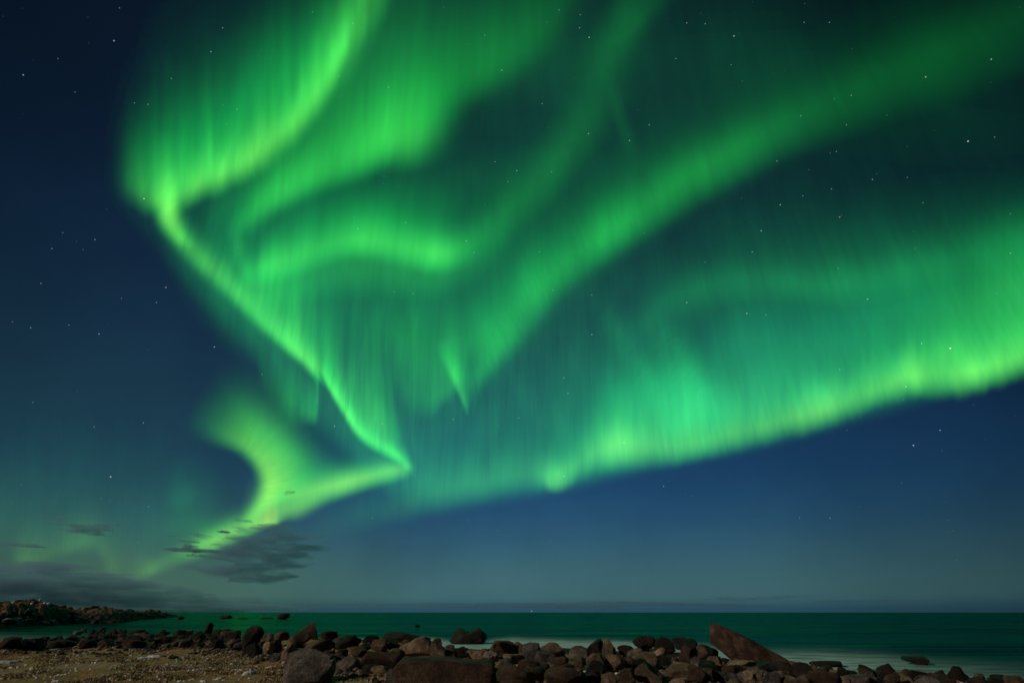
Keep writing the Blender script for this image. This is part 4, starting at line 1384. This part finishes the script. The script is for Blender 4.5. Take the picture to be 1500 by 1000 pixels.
curtain(U, [(236, 720, 0, -90, 30, 0), (262, 725, 0, -110, 34, .05), (285, 720, 0, -100, 34, .04), (330, 720, 0, -80, 30, 0)], seed=63, b0=.3)
hang(U, "aurora_curtain", "faint pale green aurora rays above the headland")

# --- the veil of diffuse light behind everything
U = 'veil'
curtain(U, [(150, 250, 0, -220, 50, 0), (200, 290, 0, -330, 60, .022), (270, 370, 0, -420, 60, .045), (360, 470, 0, -520, 60, .09), (470, 590, 0, -640, 60, .12), (590, 690, 0, -740, 60, .14), (700, 700, 0, -760, 50, .125), (820, 690, 0, -760, 40, .12), (950, 660, 0, -760, 40, .08), (1100, 630, 0, -740, 40, .07), (1250, 590, 0, -680, 40, .055), (1400, 550, 0, -560, 40, .045), (1550, 510, 0, -480, 40, .035), (1700, 470, 0, -420, 40, 0)], seed=71, b0=.28, r0=.03, fall=.0, power=.9, rows=40)
curtain(U, [(190, 150, 0, -250, 90, 0), (260, 160, 0, -300, 100, .03), (380, 120, 0, -300, 140, .05), (560, 60, 0, -300, 160, .07), (760, 60, 0, -300, 160, .05), (960, 80, 0, -300, 160, .03), (1200, 100, 0, -300, 160, .022), (1400, 120, 0, -300, 160, .018), (1650, 120, 0, -300, 160, .0)], seed=72, b0=.2, fall=.0)
curtain(U, [(230, 330, 0, -230, 70, 0), (300, 410, 0, -300, 80, .07), (360, 460, 0, -330, 80, .11), (460, 470, 0, -330, 80, .09), (560, 450, 0, -330, 90, .08), (660, 460, 0, -350, 80, .10), (760, 430, 0, -350, 80, .07), (860, 360, 0, -320, 80, .05), (960, 290, 0, -260, 80, .025), (1060, 240, 0, -220, 80, 0)], gain=.72, seed=73, b0=.16, r0=.0, r1=0, fall=.0, power=.8, rows=34)
curtain(U, [(290, 330, 0, -110, 60, 0), (360, 325, 0, -130, 70, .07), (440, 318, 0, -140, 70, .10), (530, 312, 0, -140, 70, .11), (610, 310, 0, -140, 70, .10), (680, 290, 0, -140, 70, .05), (750, 250, 0, -130, 70, .03), (830, 200, 0, -120, 70, 0)], gain=.8, seed=74, b0=.12, r0=.0, r1=0, fall=.0, power=1.0)
curtain(U, [(180, 215, 0, -90, 50, 0), (215, 225, 0, -130, 60, .05), (260, 215, 0, -150, 70, .10), (320, 185, 0, -150, 70, .10), (380, 140, 0, -150, 70, .08), (440, 80, 0, -140, 70, .06), (500, 20, 0, -140, 60, 0)], seed=75, b0=.16, r0=.0, r1=0, fall=.0, power=1.0, rays=.12, raylen=.2)
hang(U, "aurora_veil", "dim diffuse green veil of light filling the sky between brighter bands")
#AURORA-END


# ------------------------------------------------------------------ stars
def build_stars():
    known = [(167, 60, 1.0), (34, 110, .9), (85, 86, .4), (110, 135, .35), (175, 12, .5), (326, 41, .6), (309, 76, .7), (251, 115, .4), (217, 153, .5), (197, 151, .4), (211, 291, 1.1), (347, 160, .4), (458, 18, .4), (496, 112, .4),
             (139, 351, .6), (76, 364, .5), (92, 341, .35), (60, 415, .5), (243, 421, .8), (229, 443, .6), (178, 437, .35), (45, 480, .6), (18, 471, .4), (101, 476, .5), (145, 489, .7), (314, 508, .9), (384, 548, .5), (48, 589, .4), (138, 625, .5), (210, 619, .6), (162, 698, 1.2), (490, 624, .8),
             (517, 34, .6), (569, 128, .6), (735, 103, .7), (819, 15, .5), (850, 22, .5), (849, 41, .6), (863, 55, .8), (990, 86, .6), (951, 183, .6), (862, 196, .9), (922, 206, .7), (757, 250, .7), (744, 266, .5), (725, 237, .5), (794, 152, .6), (808, 252, .5), (710, 52, .4),
             (1006, 34, .6), (1033, 35, .5), (1075, 53, 1.0), (1071, 95, .4), (1178, 33, .5), (1215, 33, .5), (1247, 140, .6), (1356, 113, .9), (1452, 87, .9), (1418, 207, 1.3), (1457, 201, .5), (1240, 183, .5), (1225, 222, .5), (1138, 236, .6), (1143, 300, .9), (1176, 287, .5), (1218, 277, .5), (1278, 263, .6), (1352, 297, .5), (1230, 318, .8), (1329, 260, .4), (1173, 170, .5), (1480, 313, .4),
             (1115, 338, .9), (1102, 369, .7), (1033, 384, .4), (1006, 443, .8), (1094, 459, 1.0), (1122, 461, .5), (1271, 438, .9), (1228, 393, .4), (1480, 371, .6), (1392, 510, 2.2), (1350, 503, .9), (1327, 566, .9), (1230, 541, .6), (1377, 630, .8), (1338, 652, 1.1), (1216, 758, .5), (972, 712, .5), (914, 648, .6), (826, 697, .7), (524, 335, .6), (594, 326, .5), (683, 353, .6), (694, 370, .5), (790, 369, .5), (867, 490, .7), (867, 432, .5), (832, 576, .5), (826, 553, .6), (560, 620, .5), (664, 614, .5), (760, 612, .4), (810, 425, .4), (605, 430, .4), (577, 427, .4)]
    G = random.Random(77)
    for _ in range(260):
        known.append((G.uniform(-200, 1700), G.uniform(-300, 800) if G.random() < .9 else G.uniform(700, 860), abs(G.gauss(0.0, 0.10)) + .03))
    D = 400000.0
    P0 = np.array([(1, 0, 0), (-1, 0, 0), (0, 1, 0), (0, -1, 0), (0, 0, 1), (0, 0, -1)], float)
    F0 = np.array([(0, 2, 4), (2, 1, 4), (1, 3, 4), (3, 0, 4), (2, 0, 5), (1, 2, 5), (3, 1, 5), (0, 3, 5)])
    V, Fs, C, n = [], [], [], 0
    for x, y, m in known:
        d = ray(x, y)
        off = 1 / (F * (1 + ((x - 750) ** 2 + (y - 500) ** 2) / F ** 2) ** 0.5)
        r = D * off * (0.75 + 0.35 * min(m, 1.6))
        V.append(P0 * r + d * D + np.array([0, 0, CAM_Z]))
        Fs.append(F0 + n)
        n += 6
        t = G.random()
        tint = np.array([(0.75, 0.85, 1.0), (1.0, 1.0, 1.0), (1.0, 0.86, 0.72)][0 if t < .45 else 1 if t < .85 else 2])
        c = np.append(tint * m * 0.21, 1)
        C.append(np.tile(c, (6, 1)))
    o = mesh_obj("stars", np.vstack(V), np.vstack(Fs), light_material("star_light", 0.0), smooth=False)
    a = o.data.attributes.new("light", 'FLOAT_COLOR', 'POINT')
    a.data.foreach_set("color", np.vstack(C).astype(np.float32).ravel())
    tag(o, "small white stars scattered over the night sky", "stars", kind='stuff')


build_stars()
